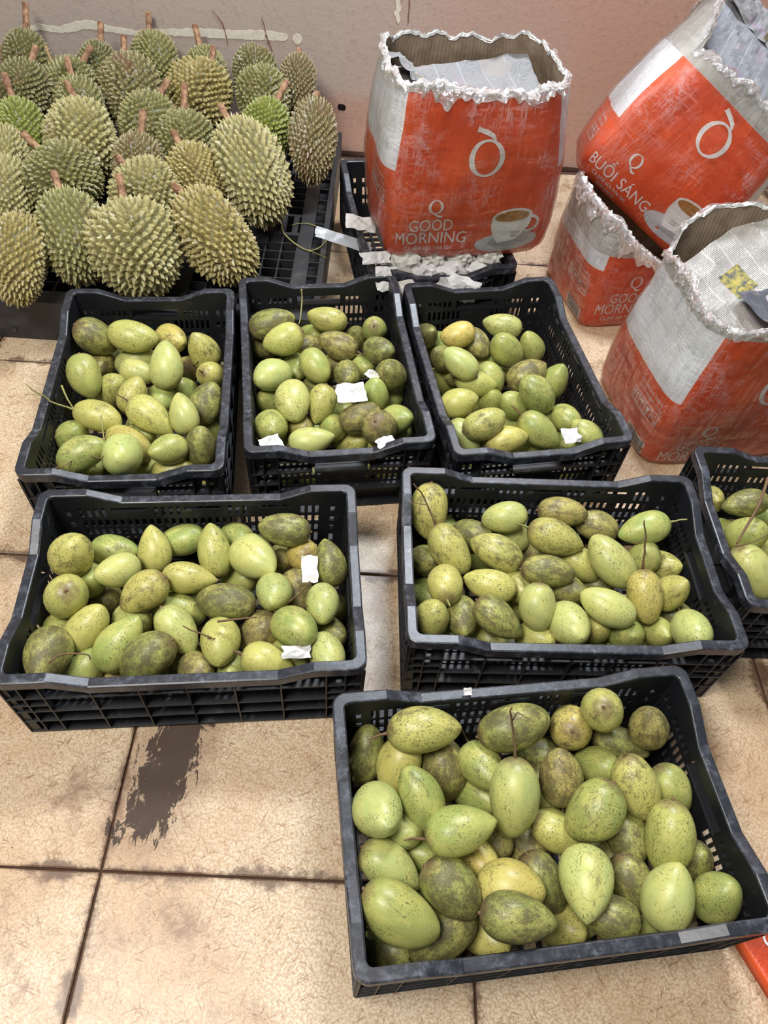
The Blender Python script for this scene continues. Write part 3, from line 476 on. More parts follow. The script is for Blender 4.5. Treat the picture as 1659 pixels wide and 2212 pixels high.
def carton_mat(name, h_white, h_band, p_lo, p_hi, q_lo, q_hi):
    """orange print; white panel high on the two side faces; bare grey board above h_band"""
    t = NT(name); U = t.sep(t.uv()); tc = t.obj()
    n = t.noise(tc, 8, 5); nf = t.noise(tc, 70, 4)
    org = t.mix(t.ss(n, 0.3, 0.75), (0.70, 0.078, 0.012), (0.80, 0.125, 0.025))
    org = t.mix(t.math('MULTIPLY', t.ss(nf, 0.60, 0.72), 0.25), org, (0.78, 0.20, 0.08))
    # a slightly paler printed stripe low on the box
    wht = t.mix(t.ss(n, 0.3, 0.7), (0.72, 0.74, 0.77), (0.86, 0.87, 0.88))
    up = t.math('GREATER_THAN', t.math('ADD', U[1], t.math('MULTIPLY', t.math('SUBTRACT', n, 0.5), 0.004)), h_white)
    inl = t.math('MULTIPLY', t.math('GREATER_THAN', U[0], p_lo), t.math('LESS_THAN', U[0], p_hi))
    inr = t.math('MULTIPLY', t.math('GREATER_THAN', U[0], q_lo), t.math('LESS_THAN', U[0], q_hi))
    msk = t.math('MULTIPLY', up, t.math('MAXIMUM', inl, inr))
    band = t.math('GREATER_THAN', t.math('ADD', U[1], t.math('MULTIPLY', t.math('SUBTRACT', n, 0.5), 0.006)), h_band)
    c = t.mix(msk, org, wht)
    c = t.mix(band, c, (0.50, 0.49, 0.45))
    t.p(Base_Color=c, Roughness=0.42, Specular_IOR_Level=0.45)
    flute = t.math('SINE', t.math('MULTIPLY', U[0], 900.0))
    hh = t.math('ADD', t.math('MULTIPLY', flute, 0.03), t.noise(tc, 11, 4, 0.6))
    t.bump(hh, 0.22, 0.010)
    return t.m

# clear wrap
t = NT('plastic_wrap')
tc = t.uv(); tco = t.obj()
w1 = t.noise(t.mapv(tc, (26, 5, 1)), 1.0, 6, 0.7, 1.2)
w2 = t.noise(t.mapv(tc, (6, 34, 1), (0, 0, 0), (0, 0, 0.3)), 1.0, 6, 0.7, 1.0)
rid = t.math('MAXIMUM', t.math('SUBTRACT', 1.0, t.math('MULTIPLY', t.math('ABSOLUTE', t.math('SUBTRACT', w1, 0.5)), 9.0), clamp=True),
             t.math('SUBTRACT', 1.0, t.math('MULTIPLY', t.math('ABSOLUTE', t.math('SUBTRACT', w2, 0.5)), 12.0), clamp=True))
patch = t.noise(tco, 9, 4, 0.6)
hgt = t.math('ADD', 0.35, t.math('MULTIPLY', t.ss(t.sep(tc)[1], 0.10, 0.36), 0.65))
hz = t.math('ADD', 0.006, t.math('MULTIPLY', t.math('MULTIPLY', t.math('POWER', rid, 6.0), t.ss(patch, 0.44, 0.66)), t.math('MULTIPLY', hgt, 0.34)))
bmp = t.n('ShaderNodeBump', {'Height': t.math('ADD', w1, t.math('ADD', w2, t.math('MULTIPLY', rid, 0.3))), 'Strength': 0.6, 'Distance': 0.010})
gl = t.n('ShaderNodeBsdfGlossy', {'Color': (1, 1, 1, 1), 'Roughness': 0.07, 'Normal': bmp.outputs[0]})
df = t.n('ShaderNodeBsdfDiffuse', {'Color': (0.86, 0.88, 0.92, 1)})
tr = t.n('ShaderNodeBsdfTransparent', {'Color': (1, 1, 1, 1)})
fr = t.n('ShaderNodeFresnel', {'IOR': 1.35, 'Normal': bmp.outputs[0]})
m1 = t.n('ShaderNodeMixShader', {0: hz, 1: tr.outputs[0], 2: df.outputs[0]})
m2 = t.n('ShaderNodeMixShader', {0: t.math('MULTIPLY', fr.outputs[0], 0.85, clamp=True), 1: m1.outputs[0], 2: gl.outputs[0]})
t.L.new(m2.outputs[0], t.out.inputs[0])
M['plastic_wrap'] = t.m

# the same wrap bunched up and torn: mostly white with clear gaps
t = NT('bunched_wrap')
tc = t.obj()
w1 = t.noise(tc, 60, 5, 0.7, 1.0); w2 = t.noise(tc, 22, 4, 0.6)
hz = t.math('ADD', 0.16, t.math('MULTIPLY', t.ss(w1, 0.42, 0.62), t.math('MULTIPLY', t.ss(w2, 0.32, 0.62), 0.75)))
bmp = t.n('ShaderNodeBump', {'Height': t.math('ADD', w1, w2), 'Strength': 0.9, 'Distance': 0.012})
gl = t.n('ShaderNodeBsdfGlossy', {'Color': (1, 1, 1, 1), 'Roughness': 0.08, 'Normal': bmp.outputs[0]})
df = t.n('ShaderNodeBsdfDiffuse', {'Color': (0.84, 0.86, 0.89, 1), 'Normal': bmp.outputs[0]})
tr = t.n('ShaderNodeBsdfTransparent', {'Color': (1, 1, 1, 1)})
fr = t.n('ShaderNodeFresnel', {'IOR': 1.45, 'Normal': bmp.outputs[0]})
m1 = t.n('ShaderNodeMixShader', {0: hz, 1: tr.outputs[0], 2: df.outputs[0]})
m2 = t.n('ShaderNodeMixShader', {0: t.math('MULTIPLY', fr.outputs[0], 1.3, clamp=True), 1: m1.outputs[0], 2: gl.outputs[0]})
t.L.new(m2.outputs[0], t.out.inputs[0])
M['bunched_wrap'] = t.m

def newsprint(name, base, seed, picture=None):
    t = NT(name); uv = t.uv(); U = t.sep(uv)
    n = t.noise(uv, 7, 4)
    col = t.math('FRACT', t.math('MULTIPLY', U[0], 6.0)); row = t.math('MULTIPLY', U[1], 70.0)
    line = t.math('LESS_THAN', t.math('FRACT', row), 0.5)
    words = t.noise(t.n('ShaderNodeCombineXYZ', {0: t.math('MULTIPLY', U[0], 260.0), 1: t.math('MULTIPLY', t.math('FLOOR', row), 3.7), 2: seed}).outputs[0], 1.0, 2)
    ink = t.math('MULTIPLY', t.math('MULTIPLY', line, t.math('GREATER_THAN', words, 0.44)), t.math('MULTIPLY', t.math('GREATER_THAN', col, 0.07), 0.75))
    blk = t.n('ShaderNodeTexVoronoi', {'Vector': uv, 'Scale': 5.0}, distance='CHEBYCHEV')
    hl = t.math('GREATER_THAN', t.sep(blk.outputs['Color'])[0], 0.84)
    ink = t.math('MULTIPLY', ink, t.math('SUBTRACT', 1.0, hl))
    c = t.mix(ink, base, (0.10, 0.10, 0.11))
    c = t.mix(t.math('MULTIPLY', hl, 0.45), c, t.mix(0.88, blk.outputs['Color'], (0.16, 0.16, 0.17)))
    if picture:
        (u0, u1, v0, v1), pc = picture
        inn = t.math('MULTIPLY', t.math('MULTIPLY', t.math('GREATER_THAN', U[0], u0), t.math('LESS_THAN', U[0], u1)), t.math('MULTIPLY', t.math('GREATER_THAN', U[1], v0), t.math('LESS_THAN', U[1], v1)))
        pn = t.noise(uv, 16, 5)
        c = t.mix(inn, c, t.mix(t.ss(pn, 0.36, 0.62), (0.10, 0.11, 0.10), pc))
    c = t.mix(t.math('MULTIPLY', t.ss(n, 0.45, 0.7), 0.2), c, (0.30, 0.28, 0.25))
    t.p(Base_Color=c, Roughness=0.85, Specular_IOR_Level=0.15)
    return t.m
M['news_a'] = newsprint('news_a', (0.31, 0.31, 0.315), 1.0, ((0.44, 0.66, 0.12, 0.42), (0.45, 0.36, 0.16)))
M['news_b'] = newsprint('news_b', (0.30, 0.31, 0.34), 5.0)
M['news_c'] = newsprint('news_c', (0.58, 0.56, 0.51), 9.0, ((0.30, 0.55, 0.45, 0.72), (0.46, 0.39, 0.10)))
M['news_d'] = newsprint('news_d', (0.10, 0.105, 0.13), 3.0)

# ------------------------------------------------------------------ setting
TILE, GY, G0 = 0.6, 0.0491, (-0.398, 0.2534)
floor = obj('floor', mesh_from('floor', [(-3.2, -2.2, -0.006), (3.4, -2.2, -0.006), (3.4, 2.72, -0.006), (-3.2, 2.72, -0.006), (-3.2, -2.2, -0.05), (3.4, -2.2, -0.05), (3.4, 2.72, -0.05), (-3.2, 2.72, -0.05)],
            [(0, 1, 2, 3), (7, 6, 5, 4), (4, 5, 1, 0), (5, 6, 2, 1), (6, 7, 3, 2), (7, 4, 0, 3)]), M['grout'])
tag(floor, 'worn beige tiled floor with dark dirty joints', 'floor', kind='structure')
h, g = TILE / 2 - 0.0022, TILE / 2 - 0.0045
tv = [(-h, -h, -0.006), (h, -h, -0.006), (h, h, -0.006), (-h, h, -0.006), (-h, -h, -0.0015), (h, -h, -0.0015), (h, h, -0.0015), (-h, h, -0.0015), (-g, -g, 0), (g, -g, 0), (g, g, 0), (-g, g, 0)]
tf = [(0, 1, 5, 4), (1, 2, 6, 5), (2, 3, 7, 6), (3, 0, 4, 7), (4, 5, 9, 8), (5, 6, 10, 9), (6, 7, 11, 10), (7, 4, 8, 11), (8, 9, 10, 11)]
tile_me = mesh_from('floor_tile', tv, tf, uv=[(v[0], v[1]) for v in tv]); tile_me.materials.append(M['floor_tile'])
rt = random.Random(4)
for i in range(-4, 5):
    for j in range(-3, 4):
        cx, cy = (i + 0.5) * TILE, (j + 0.5) * TILE
        o = obj('floor_tile', tile_me, None, floor)
        o.location = (G0[0] + cx * math.cos(GY) - cy * math.sin(GY), G0[1] + cx * math.sin(GY) + cy * math.cos(GY), rt.uniform(-0.0006, 0.0002))
        o.rotation_euler = (0, 0, GY)
def W(x, z, out=0.0): return (x + out * 0.049, 2.69 + 0.049 * (x + 0.27) - out, z)
wv = [W(-3.2, -0.05), W(3.4, -0.05), W(3.4, 2.8), W(-3.2, 2.8)]
wv += [(x, y + 0.15, z) for x, y, z in wv]
wall = obj('wall_back', mesh_from('wall_back', wv, [(0, 1, 2, 3), (7, 6, 5, 4), (4, 5, 1, 0), (5, 6, 2, 1), (6, 7, 3, 2), (7, 4, 0, 3)]), M['wall_plaster'])
tag(wall, 'stained grey and rose plaster wall behind the fruit', 'wall', kind='structure')
def ribbon(name, pts, widths, mat, seed, jag=0.35, th=0.0012):
    r = random.Random(seed); V = []; F = []
    P = []
    for k in range(len(pts) - 1):
        n = max(2, int(math.dist(pts[k], pts[k + 1]) / 0.008))
        for q in range(n):
            f = q / n; P.append((pts[k][0] + (pts[k + 1][0] - pts[k][0]) * f, pts[k][1] + (pts[k + 1][1] - pts[k][1]) * f, widths[k] + (widths[k + 1] - widths[k]) * f))
    P.append((*pts[-1], widths[-1]))
    n = len(P)
    for k, (x, z, w) in enumerate(P):
        a, b = P[max(0, k - 1)], P[min(n - 1, k + 1)]
        d = Vector((b[0] - a[0], b[1] - a[1])).normalized(); nn = Vector((-d.y, d.x))
        e = 1.0 if 0 < k < n - 1 else 0.3
        for sgn in (1, -1):
            ww = w * 0.5 * e * (1 + r.uniform(-jag, jag))
            V.append(W(x + nn.x * ww * sgn, z + nn.y * ww * sgn, th))
    for k in range(n - 1): F.append((2 * k, 2 * k + 1, 2 * k + 3, 2 * k + 2))
    m = len(V); V += [(x - 0.0, y + th + 0.0005, z) for x, y, z in V]
    for k in range(n - 1):
        F += [(2 * k, 2 * k + 2, m + 2 * k + 2, m + 2 * k), (2 * k + 1, m + 2 * k + 1, m + 2 * k + 3, 2 * k + 3)]
    return obj(name, mesh_from(name, V, F), mat, wall)
ribbon('paint_streak', [(-1.315, 0.330), (-1.27, 0.340), (-1.21, 0.335), (-1.15, 0.350), (-1.11, 0.359), (-1.04, 0.350), (-0.95, 0.344), (-0.85, 0.354), (-0.73, 0.360), (-0.62, 0.363), (-0.54, 0.367), (-0.462, 0.366)],
       [0.010, 0.018, 0.018, 0.025, 0.026, 0.018, 0.014, 0.018, 0.024, 0.024, 0.026, 0.022], M['wall_paint_streak'], 5, 0.18)
ribbon('paint_dot', [(-0.448, 0.364), (-0.440, 0.364), (-0.432, 0.364), (-0.424, 0.364), (-0.416, 0.364)], [0.012, 0.026, 0.032, 0.026, 0.012], M['wall_paint_streak'], 6, 0.12)
ribbon('wall_crack', [(-0.545, 0.42), (-0.536, 0.392), (-0.532, 0.365), (-0.520, 0.33), (-0.508, 0.29)], [0.0015, 0.004, 0.007, 0.004, 0.001], M['wall_crack'], 7, 0.8, 0.0020)
ribbon('wall_crack', [(-0.70, 0.43), (-0.672, 0.392), (-0.665, 0.37), (-0.660, 0.33)], [0.001, 0.004, 0.006, 0.001], M['wall_crack'], 8, 0.8, 0.0020)
ribbon('wall_crack', [(-0.072, 0.9), (-0.074, 0.55), (-0.076, 0.50), (-0.076, 0.43)], [0.004, 0.004, 0.005, 0.003], M['wall_crack'], 9, 0.5)
ribbon('paint_smear', [(-0.115, 0.62), (-0.110, 0.52), (-0.112, 0.46), (-0.106, 0.43)], [0.03, 0.022, 0.016, 0.008], M['wall_paint_streak'], 12, 0.6)
ribbon('wall_hole', [(-0.298, 0.162), (-0.292, 0.162), (-0.278, 0.161), (-0.270, 0.160)], [0.016, 0.020, 0.020, 0.016], M['dark_hole'], 10, 0.1)
sk = MB()
for x0, x1 in ((-3.2, 3.4),):
    a, b, c2, d2 = W(x0, 0.0, 0.006), W(x1, 0.0, 0.006), W(x1, 0.012, 0.004), W(x0, 0.012, 0.004)
    sk.quad(a, b, c2, d2); sk.quad(d2, c2, W(x1, 0.012, 0), W(x0, 0.012, 0))
obj('wall_joint', sk.mesh('wall_joint'), M['grout'], wall)

# ------------------------------------------------------------------ crates
CH = 0.207
def rim_z(s, hl, drop=0.024):
    pl, sl = (0.072, 0.062) if hl < 0.25 else (0.088, 0.06)
    a = abs(s); e = hl - pl
    if a >= e: return 0.0
    if a <= e - sl: return -drop
    return -drop * (e - a) / sl
def panel(length_top, length_bot, hl, holes, y_top, y_bot, th, ztop=CH - 0.003, zbot=0.004):
    """perforated side wall in the plane facing -y: holes = [(s0, s1, h0, h1)]"""
    hb = length_bot / 2
    xs = {-1.0, 1.0}; zs = {0.0, 1.0}
    for s0, s1, h0, h1 in holes:
        xs |= {s0 / hb, s1 / hb}; zs |= {(h0 - zbot) / (ztop - zbot), (h1 - zbot) / (ztop - zbot)}
    pl, sl = (0.072, 0.062) if hl < 0.25 else (0.088, 0.06)
    for sg in (-1, 1): xs |= {sg * (hl - pl) / hb, sg * (hl - pl - sl) / hb}
    xs = sorted(x for x in xs if abs(x) <= 1.0001); zs = sorted(zs)
    def dedupe(a):
        r = [a[0]]
        for v in a[1:]:
            if v - r[-1] > 1e-4: r.append(v)
        return r
    xs, zs = dedupe(xs), dedupe(zs)
    V = []; idx = {}
    def vert(i, j, k):
        key = (i, j, k)
        if key in idx: return idx[key]
        f = zs[j]; lx = (length_bot + (length_top - length_bot) * f) / 2 * xs[i]
        z = zbot + f * (ztop - zbot)
        if f > 0.985: z += rim_z(lx, hl)
        y = y_bot + (y_top - y_bot) * f
        V.append((lx, y - (th if k else 0.0), z)); idx[key] = len(V) - 1
        return idx[key]
    solid = {}
    for i in range(len(xs) - 1):
        for j in range(len(zs) - 1):
            sx = (xs[i] + xs[i + 1]) / 2 * hb; hz = zbot + (zs[j] + zs[j + 1]) / 2 * (ztop - zbot)
            solid[i, j] = not any(a < sx < b and c < hz < d for a, b, c, d in holes)
    F = []
    for (i, j), sld in solid.items():
        if not sld: continue
        F.append((vert(i, j, 0), vert(i, j + 1, 0), vert(i + 1, j + 1, 0), vert(i + 1, j, 0)))
        F.append((vert(i, j, 1), vert(i + 1, j, 1), vert(i + 1, j + 1, 1), vert(i, j + 1, 1)))
        for di, dj, e in ((-1, 0, ((i, j), (i, j + 1))), (1, 0, ((i + 1, j + 1), (i + 1, j))), (0, -1, ((i + 1, j), (i, j))), (0, 1, ((i, j + 1), (i + 1, j + 1)))):
            if not solid.get((i + di, j + dj), False):
                (a, b), (c, d) = e
                F.append((vert(a, b, 0), vert(a, b, 1), vert(c, d, 1), vert(c, d, 0)))
    return V, F
def long_holes():
    H = []
    for c in (-0.135, 0.0, 0.135): H.append((c - 0.034, c + 0.034, 0.162, 0.171))
    s = -0.2205
    while s < 0.222:
        if abs(s) > 0.004 or True:
            if not any(abs(s + 0.004 - c) < 0.044 for c in (-0.135, 0.0, 0.135)): H.append((s, s + 0.0075, 0.146, 0.172))
            H.append((s, s + 0.0075, 0.118, 0.137)); H.append((s, s + 0.0075, 0.094, 0.110))
            H.append((s, s + 0.0075, 0.055, 0.085)); H.append((s, s + 0.0075, 0.022, 0.045))
        s += 0.0138
    for c in (-0.252, 0.244):
        for h0, h1 in ((0.150, 0.162), (0.118, 0.132), (0.094, 0.106), (0.055, 0.078)): H.append((c, c + 0.009, h0, h1))
    return H
def short_holes():
    H = [(-0.053, 0.053, 0.136, 0.160)]
    for sg in (-1, 1):
        for k in range(5):
            c = sg * (0.070 + k * 0.0125); H.append((c - 0.0036, c + 0.0036, 0.140, 0.156))
        for k in range(2):
            c = sg * (0.146 + k * 0.014); H.append((c - 0.0036, c + 0.0036, 0.140, 0.156)); H.append((c - 0.0036, c + 0.0036, 0.104, 0.124))
        for k in range(7):
            c = sg * (0.045 + k * 0.0125); H.append((c - 0.0036, c + 0.0036, 0.102, 0.128))
        for k in range(6):
            c = sg * (0.0575 + k * 0.0125); H.append((c - 0.0036, c + 0.0036, 0.070, 0.090))
    return H
RIMW = 0.019
CM = {}
def rot_mesh(V, q):
    ca, sa = round(math.cos(q)), round(math.sin(q))
    return [(x * ca - y * sa, x * sa + y * ca, z) for x, y, z in V]
def crate_meshes():
    LV, LF = panel(0.562, 0.540, 0.30, long_holes(), -(0.2 - RIMW), -0.170, 0.0035)
    SV, SF = panel(0.362, 0.340, 0.20, short_holes(), -(0.3 - RIMW), -0.270, 0.0035)
    CM['long'] = [mesh_from('side_panel', rot_mesh(LV, q), LF) for q in (0, math.pi)]
    CM['short'] = [mesh_from('end_panel', rot_mesh(SV, q), SF) for q in (math.pi / 2, -math.pi / 2)]
    # floor grid
    b = MB()
    for k in range(19):
        x = -0.27 + 0.54 * k / 18; b.box(x - 0.004, x + 0.004, -0.17, 0.17, 0.004, 0.009)
    for k in range(12):
        y = -0.17 + 0.34 * k / 11; b.box(-0.27, 0.27, y - 0.004, y + 0.004, 0.0045, 0.0085)
    CM['base'] = b.mesh('base_grid')
    # rim
    def rr(a, bb, r):
        P = []
        for cx, cy, a0 in ((a - r, -(bb - r), -90), (a - r, bb - r, 0), (-(a - r), bb - r, 90), (-(a - r), -(bb - r), 180)):
            for k in range(6):
                w = math.radians(a0 + 18 * k); P.append((cx + r * math.cos(w), cy + r * math.sin(w)))
        return P
    def path(a, bb, r):
        P = rr(a, bb, r); out = []
        sides = {5: ('y', 1), 11: ('x', -1), 17: ('y', -1), 23: ('x', 1)}
        for i, p in enumerate(P):
            out.append((p, None))
            if i in sides:
                ax, sg = sides[i]; hl = 0.2 if ax == 'y' else 0.3
                pl, sl = (0.072, 0.062) if hl < 0.25 else (0.088, 0.06)
                for s in (-(hl - pl), -(hl - pl - sl), 0, hl - pl - sl, hl - pl):
                    s *= sg
                    q = (p[0], s) if ax == 'y' else (s, p[1])
                    out.append((q, (s, hl)))
        return out
    po = path(0.3, 0.2, 0.022); pi_ = path(0.3 - RIMW, 0.2 - RIMW, 0.010)
    V = []; F = []; n = len(po)
    for (o, so), (i, si) in zip(po, pi_):
        dz = rim_z(*so) if so else 0.0
        O, I = Vector(o), Vector(i); d = (O - I).normalized()
        z = CH + dz
        prof = [(I, z - 0.006), (I + d * 0.001, z - 0.0008), (I + d * 0.0025, z), (O - d * 0.003, z), (O - d * 0.0006, z - 0.001), (O, z - 0.0035), (O, z - 0.021), (O - d * 0.0028, z - 0.021), (O - d * 0.0028, z - 0.006)]
        V += [(p.x, p.y, zz) for p, zz in prof]
    m = 9
    for k in range(n):
        k2 = (k + 1) % n
        for q in range(m):
            F.append((k * m + q, k2 * m + q, k2 * m + (q + 1) % m, k * m + (q + 1) % m))
    CM['rim'] = mesh_from('rim', V, [tuple(reversed(f)) for f in F])
    # outer ribs, one set for each side
    def ribs(hl, yo, verts, hors):
        b = MB()
        def wally(z): return yo - 0.0 + 0.0
        for s in verts:
            zt = CH - 0.02 + rim_z(s, hl); yin_b = (0.170 if hl > 0.25 else 0.270) + 0.003; yin_t = (0.2 if hl > 0.25 else 0.3) - RIMW + 0.003
            n0 = len(b.V); w = 0.0013; yob = yo - 0.005
            b.V += [(s - w, -yin_b, 0.003), (s + w, -yin_b, 0.003), (s + w, -yob, 0.003), (s - w, -yob, 0.003), (s - w, -yin_t, zt), (s + w, -yin_t, zt), (s + w, -yo + 0.002, zt), (s - w, -yo + 0.002, zt)]
            b.F += [tuple(n0 + k for k in f) for f in ((0, 1, 2, 3), (7, 6, 5, 4), (1, 0, 4, 5), (2, 1, 5, 6), (3, 2, 6, 7), (0, 3, 7, 4))]
        for z, s0, s1 in hors:
            f = z / CH; yin = (0.170 if hl > 0.25 else 0.270) + 0.003 + f * (0.03 - RIMW)
            yob = yo - 0.005 + f * 0.003
            b.box(s0, s1, -yob, -yin, z - 0.0014, z + 0.0014)
        return b.V, b.F
    lv = [-0.292, -0.264, -0.232, -0.155, -0.078, 0.0, 0.078, 0.155, 0.232, 0.264, 0.292]
    lh = [(0.006, -0.292, 0.292), (0.050, -0.292, 0.292), (0.090, -0.292, 0.292), (0.114, -0.292, -0.232), (0.114, 0.232, 0.292), (0.142, -0.292, 0.292)]
    sv = [-0.192, -0.164, -0.134, 0.134, 0.164, 0.192, -0.062, 0.062]
    sh = [(0.006, -0.192, 0.192), (0.064, -0.192, 0.192), (0.097, -0.192, -0.134), (0.097, 0.134, 0.192), (0.132, -0.192, -0.062), (0.132, 0.062, 0.192), (0.166, -0.134, 0.134)]
    sv_full = sv[:6]
    LV, LF = ribs(0.30, 0.2, lv, lh); SV, SF = ribs(0.20, 0.3, sv_full, sh)
    CM['lrib'] = [mesh_from('rib_frame', rot_mesh(LV, q), LF) for q in (0, math.pi)]
    CM['srib'] = [mesh_from('rib_frame', rot_mesh(SV, q), SF) for q in (math.pi / 2, -math.pi / 2)]
    hb = MB(); hb.box(-0.057, 0.057, -0.299, -0.276, 0.129, 0.135)
    CM['handle'] = [mesh_from('handle_lip', rot_mesh(hb.V, q), hb.F) for q in (math.pi / 2, -math.pi / 2)]
    for k in ('long', 'short', 'lrib', 'srib', 'handle'):
        for me in CM[k]: me.materials.append(M['crate_plastic'])
    CM['base'].materials.append(M['crate_plastic']); CM['rim'].materials.append(M['crate_rim'])
crate_meshes()
def crate(x, y, yaw, label, z=0.0, group='black mango crates'):
    c = empty('plastic_crate', (x, y, z), yaw)
    tag(c, label, 'crate', group)
    for k in (0, 1):
        p = obj('side_panel', CM['long'][k], None, c); obj('rib_frame', CM['lrib'][k], None, p)
        p = obj('end_panel', CM['short'][k], None, c); obj('rib_frame', CM['srib'][k], None, p); obj('handle_lip', CM['handle'][k], None, p)
    obj('base_grid', CM['base'], None, c); obj('rim', CM['rim'], None, c)
    return c
PI2 = math.pi / 2
CRATES = {
 'A': (-0.569, 1.209, 0.164 + PI2, 'black crate of mangoes standing in front of the durian pallet'),
 'B': (-0.162, 1.332, 0.215 + PI2, 'black crate of mangoes holding a torn white paper scrap on top'),
 'C': (0.256, 1.384, 0.242 + PI2, 'black crate of mangoes in front of the upright orange carton'),
 'D': (-0.328, 0.702, 0.152, 'black crate of mangoes at left, above the dark floor spill'),
 'E': (0.342, 0.830, 0.086, 'black crate of mangoes just behind the nearest crate'),
 'F': (0.277, 0.363, 0.193, 'black crate of mangoes nearest the viewer'),
 'G': (0.957, 0.967, 0.075, 'black crate of mangoes cut off at the right edge'),
}
for k, (x, y, a, lab) in CRATES.items(): crate(x, y, a, lab)
crate(0.026, 1.991, 0.25 + PI2, 'black crate stuffed with waste paper under the upright orange carton', group='black crate under the carton')

# ------------------------------------------------------------------ mangoes
def mango_mesh(seed):
    r = random.Random(seed); V = []; F = []; NR, NS = 22, 22
    e0, e1 = 0.46, (0.53, 0.70, 0.57, 0.64, 0.74, 0.55, 0.61)[seed % 7]; beak = r.uniform(0.02, 0.09); flat = r.uniform(0.90, 0.98)
    mx = max((k / 200) ** e0 * (1 - k / 200) ** e1 for k in range(1, 200))
    ph = r.uniform(0, 6.28)
    for i in range(NR + 1):
        t = 0.5 - 0.5 * math.cos(math.pi * i / NR)
        rad = 0.5 * (t ** e0 * (1 - t) ** e1) / mx if 0 < i < NR else 0.0
        # shallow dimple at the stem, bent beak at the tip
        xx = t - 0.5; cy = -beak * max(0, (t - 0.45) / 0.55) ** 2 + 0.02 * math.sin(t * 3)
        for k in range(NS):
            w = 2 * math.pi * k / NS
            l = 1 + 0.018 * math.sin(2 * w + ph + 3 * t) + 0.012 * math.sin(3 * w + 5 * t + ph)
            V.append((xx, cy + rad * math.cos(w) * l, rad * flat * math.sin(w) * l))
    for i in range(NR):
        for k in range(NS):
            F.append((i * NS + k, i * NS + (k + 1) % NS, (i + 1) * NS + (k + 1) % NS, (i + 1) * NS + k))
    F.append(tuple(reversed(range(NS)))); F.append(tuple(NR * NS + k for k in range(NS)))
    me = mesh_from('mango', V, F, True); me.materials.append(M['mango_skin']); return me
MM = [mango_mesh(s) for s in range(7)]
def nub_mesh():
    b = MB(); b.tube([(-0.485, 0, 0), (-0.505, 0, 0), (-0.525, 0.004, 0)], [0.045, 0.04, 0.028], 7)
    me = b.mesh('stem', True); me.materials.append(M['mango_stem']); return me
NUB = nub_mesh()
TONES = {  # r, g, b, 1 - soot ; word
 'g': ((0.33, 0.385, 0.115, 0.72), 'green'), 'l': ((0.46, 0.50, 0.185, 0.86), 'pale green'), 'y': ((0.49, 0.47, 0.145, 0.62), 'yellow-green'),
 'o': ((0.58, 0.455, 0.135, 0.62), 'golden yellow'), 'd': ((0.27, 0.295, 0.085, 0.06), 'dark blotched green'), 'b': ((0.35, 0.30, 0.105, 0.18), 'brown-tinged')}
ORD = ['first', 'second', 'third', 'fourth', 'fifth', 'sixth', 'seventh', 'eighth', 'ninth', 'tenth', 'eleventh', 'twelfth']
CNAME = {'A': 'crate by the durians', 'B': 'back middle crate', 'C': 'back right crate', 'D': 'crate above the spill', 'E': 'crate behind nearest', 'F': 'nearest crate', 'G': 'cut-off right crate'}
ROWS = ['back', 'second', 'third', 'fourth', 'front']
rm = random.Random(11)
def make_mango(P, ax, Wd, Ln, tone, stalk, label, group, roll, var):
    o = obj('mango', MM[var % 7])
    o.location = P; o.rotation_mode = 'QUATERNION'; o.rotation_quaternion = frame_from_axis(ax, roll)
    o.scale = (Ln * 1.03, Wd * 1.05, Wd * 1.05)
    c, w = TONES[tone]; j = rm.uniform(0.88, 1.12); j2 = rm.uniform(0.93, 1.07)
    j *= 0.93
    o.color = (min(1, c[0] * j * j2), min(1, c[1] * j), c[2] * j * 0.92, min(1, max(0, c[3] - 0.10 + rm.uniform(-0.25, 0.15))))
    tag(o, label, 'mango', group)
    if stalk == 0:
        if tone is not None: obj('stem', NUB, None, o)
    else:
        n = 3 if stalk == 1 else 7; st = 0.011 if stalk == 1 else 0.016
        q = o.rotation_quaternion.inverted()
        p = Vector((-0.49 * Ln, 0, 0)); d = Vector((-1, 0, 0)); pts = [p.copy()]
        lift = q @ Vector((0, -0.15, 0.9))
        for k in range(n):
            d = (d + lift * 0.22 + Vector((rm.uniform(-.3, .3), rm.uniform(-.3, .3), rm.uniform(-.3, .3)))).normalized()
            p = p + d * st; pts.append(p.copy())
        b = MB(); b.tube(pts, [0.0032] + [0.0019 - 0.0008 * k / n for k in range(n)], 6)
        if stalk == 2:
            e = pts[4]; b.tube([e, e + Vector((rm.uniform(-1, 1), rm.uniform(-1, 1), rm.uniform(-1, 1))) * 0.02, e + Vector((rm.uniform(-1, 1), rm.uniform(-1, 1), rm.uniform(-1, 1))) * 0.035], [0.0012, 0.001, 0.0007], 5)
        V = [(v[0] / Ln, v[1] / Wd, v[2] / Wd) for v in b.V]
        s = obj('stalk', mesh_from('stalk', V, b.F, True), M['mango_stem' if rm.random() < 0.6 else 'twig_green'], o)
        s['label'] = 'dry brown fruit stalk' if stalk == 1 else 'long dry fruit stalk with side twig'
    return o
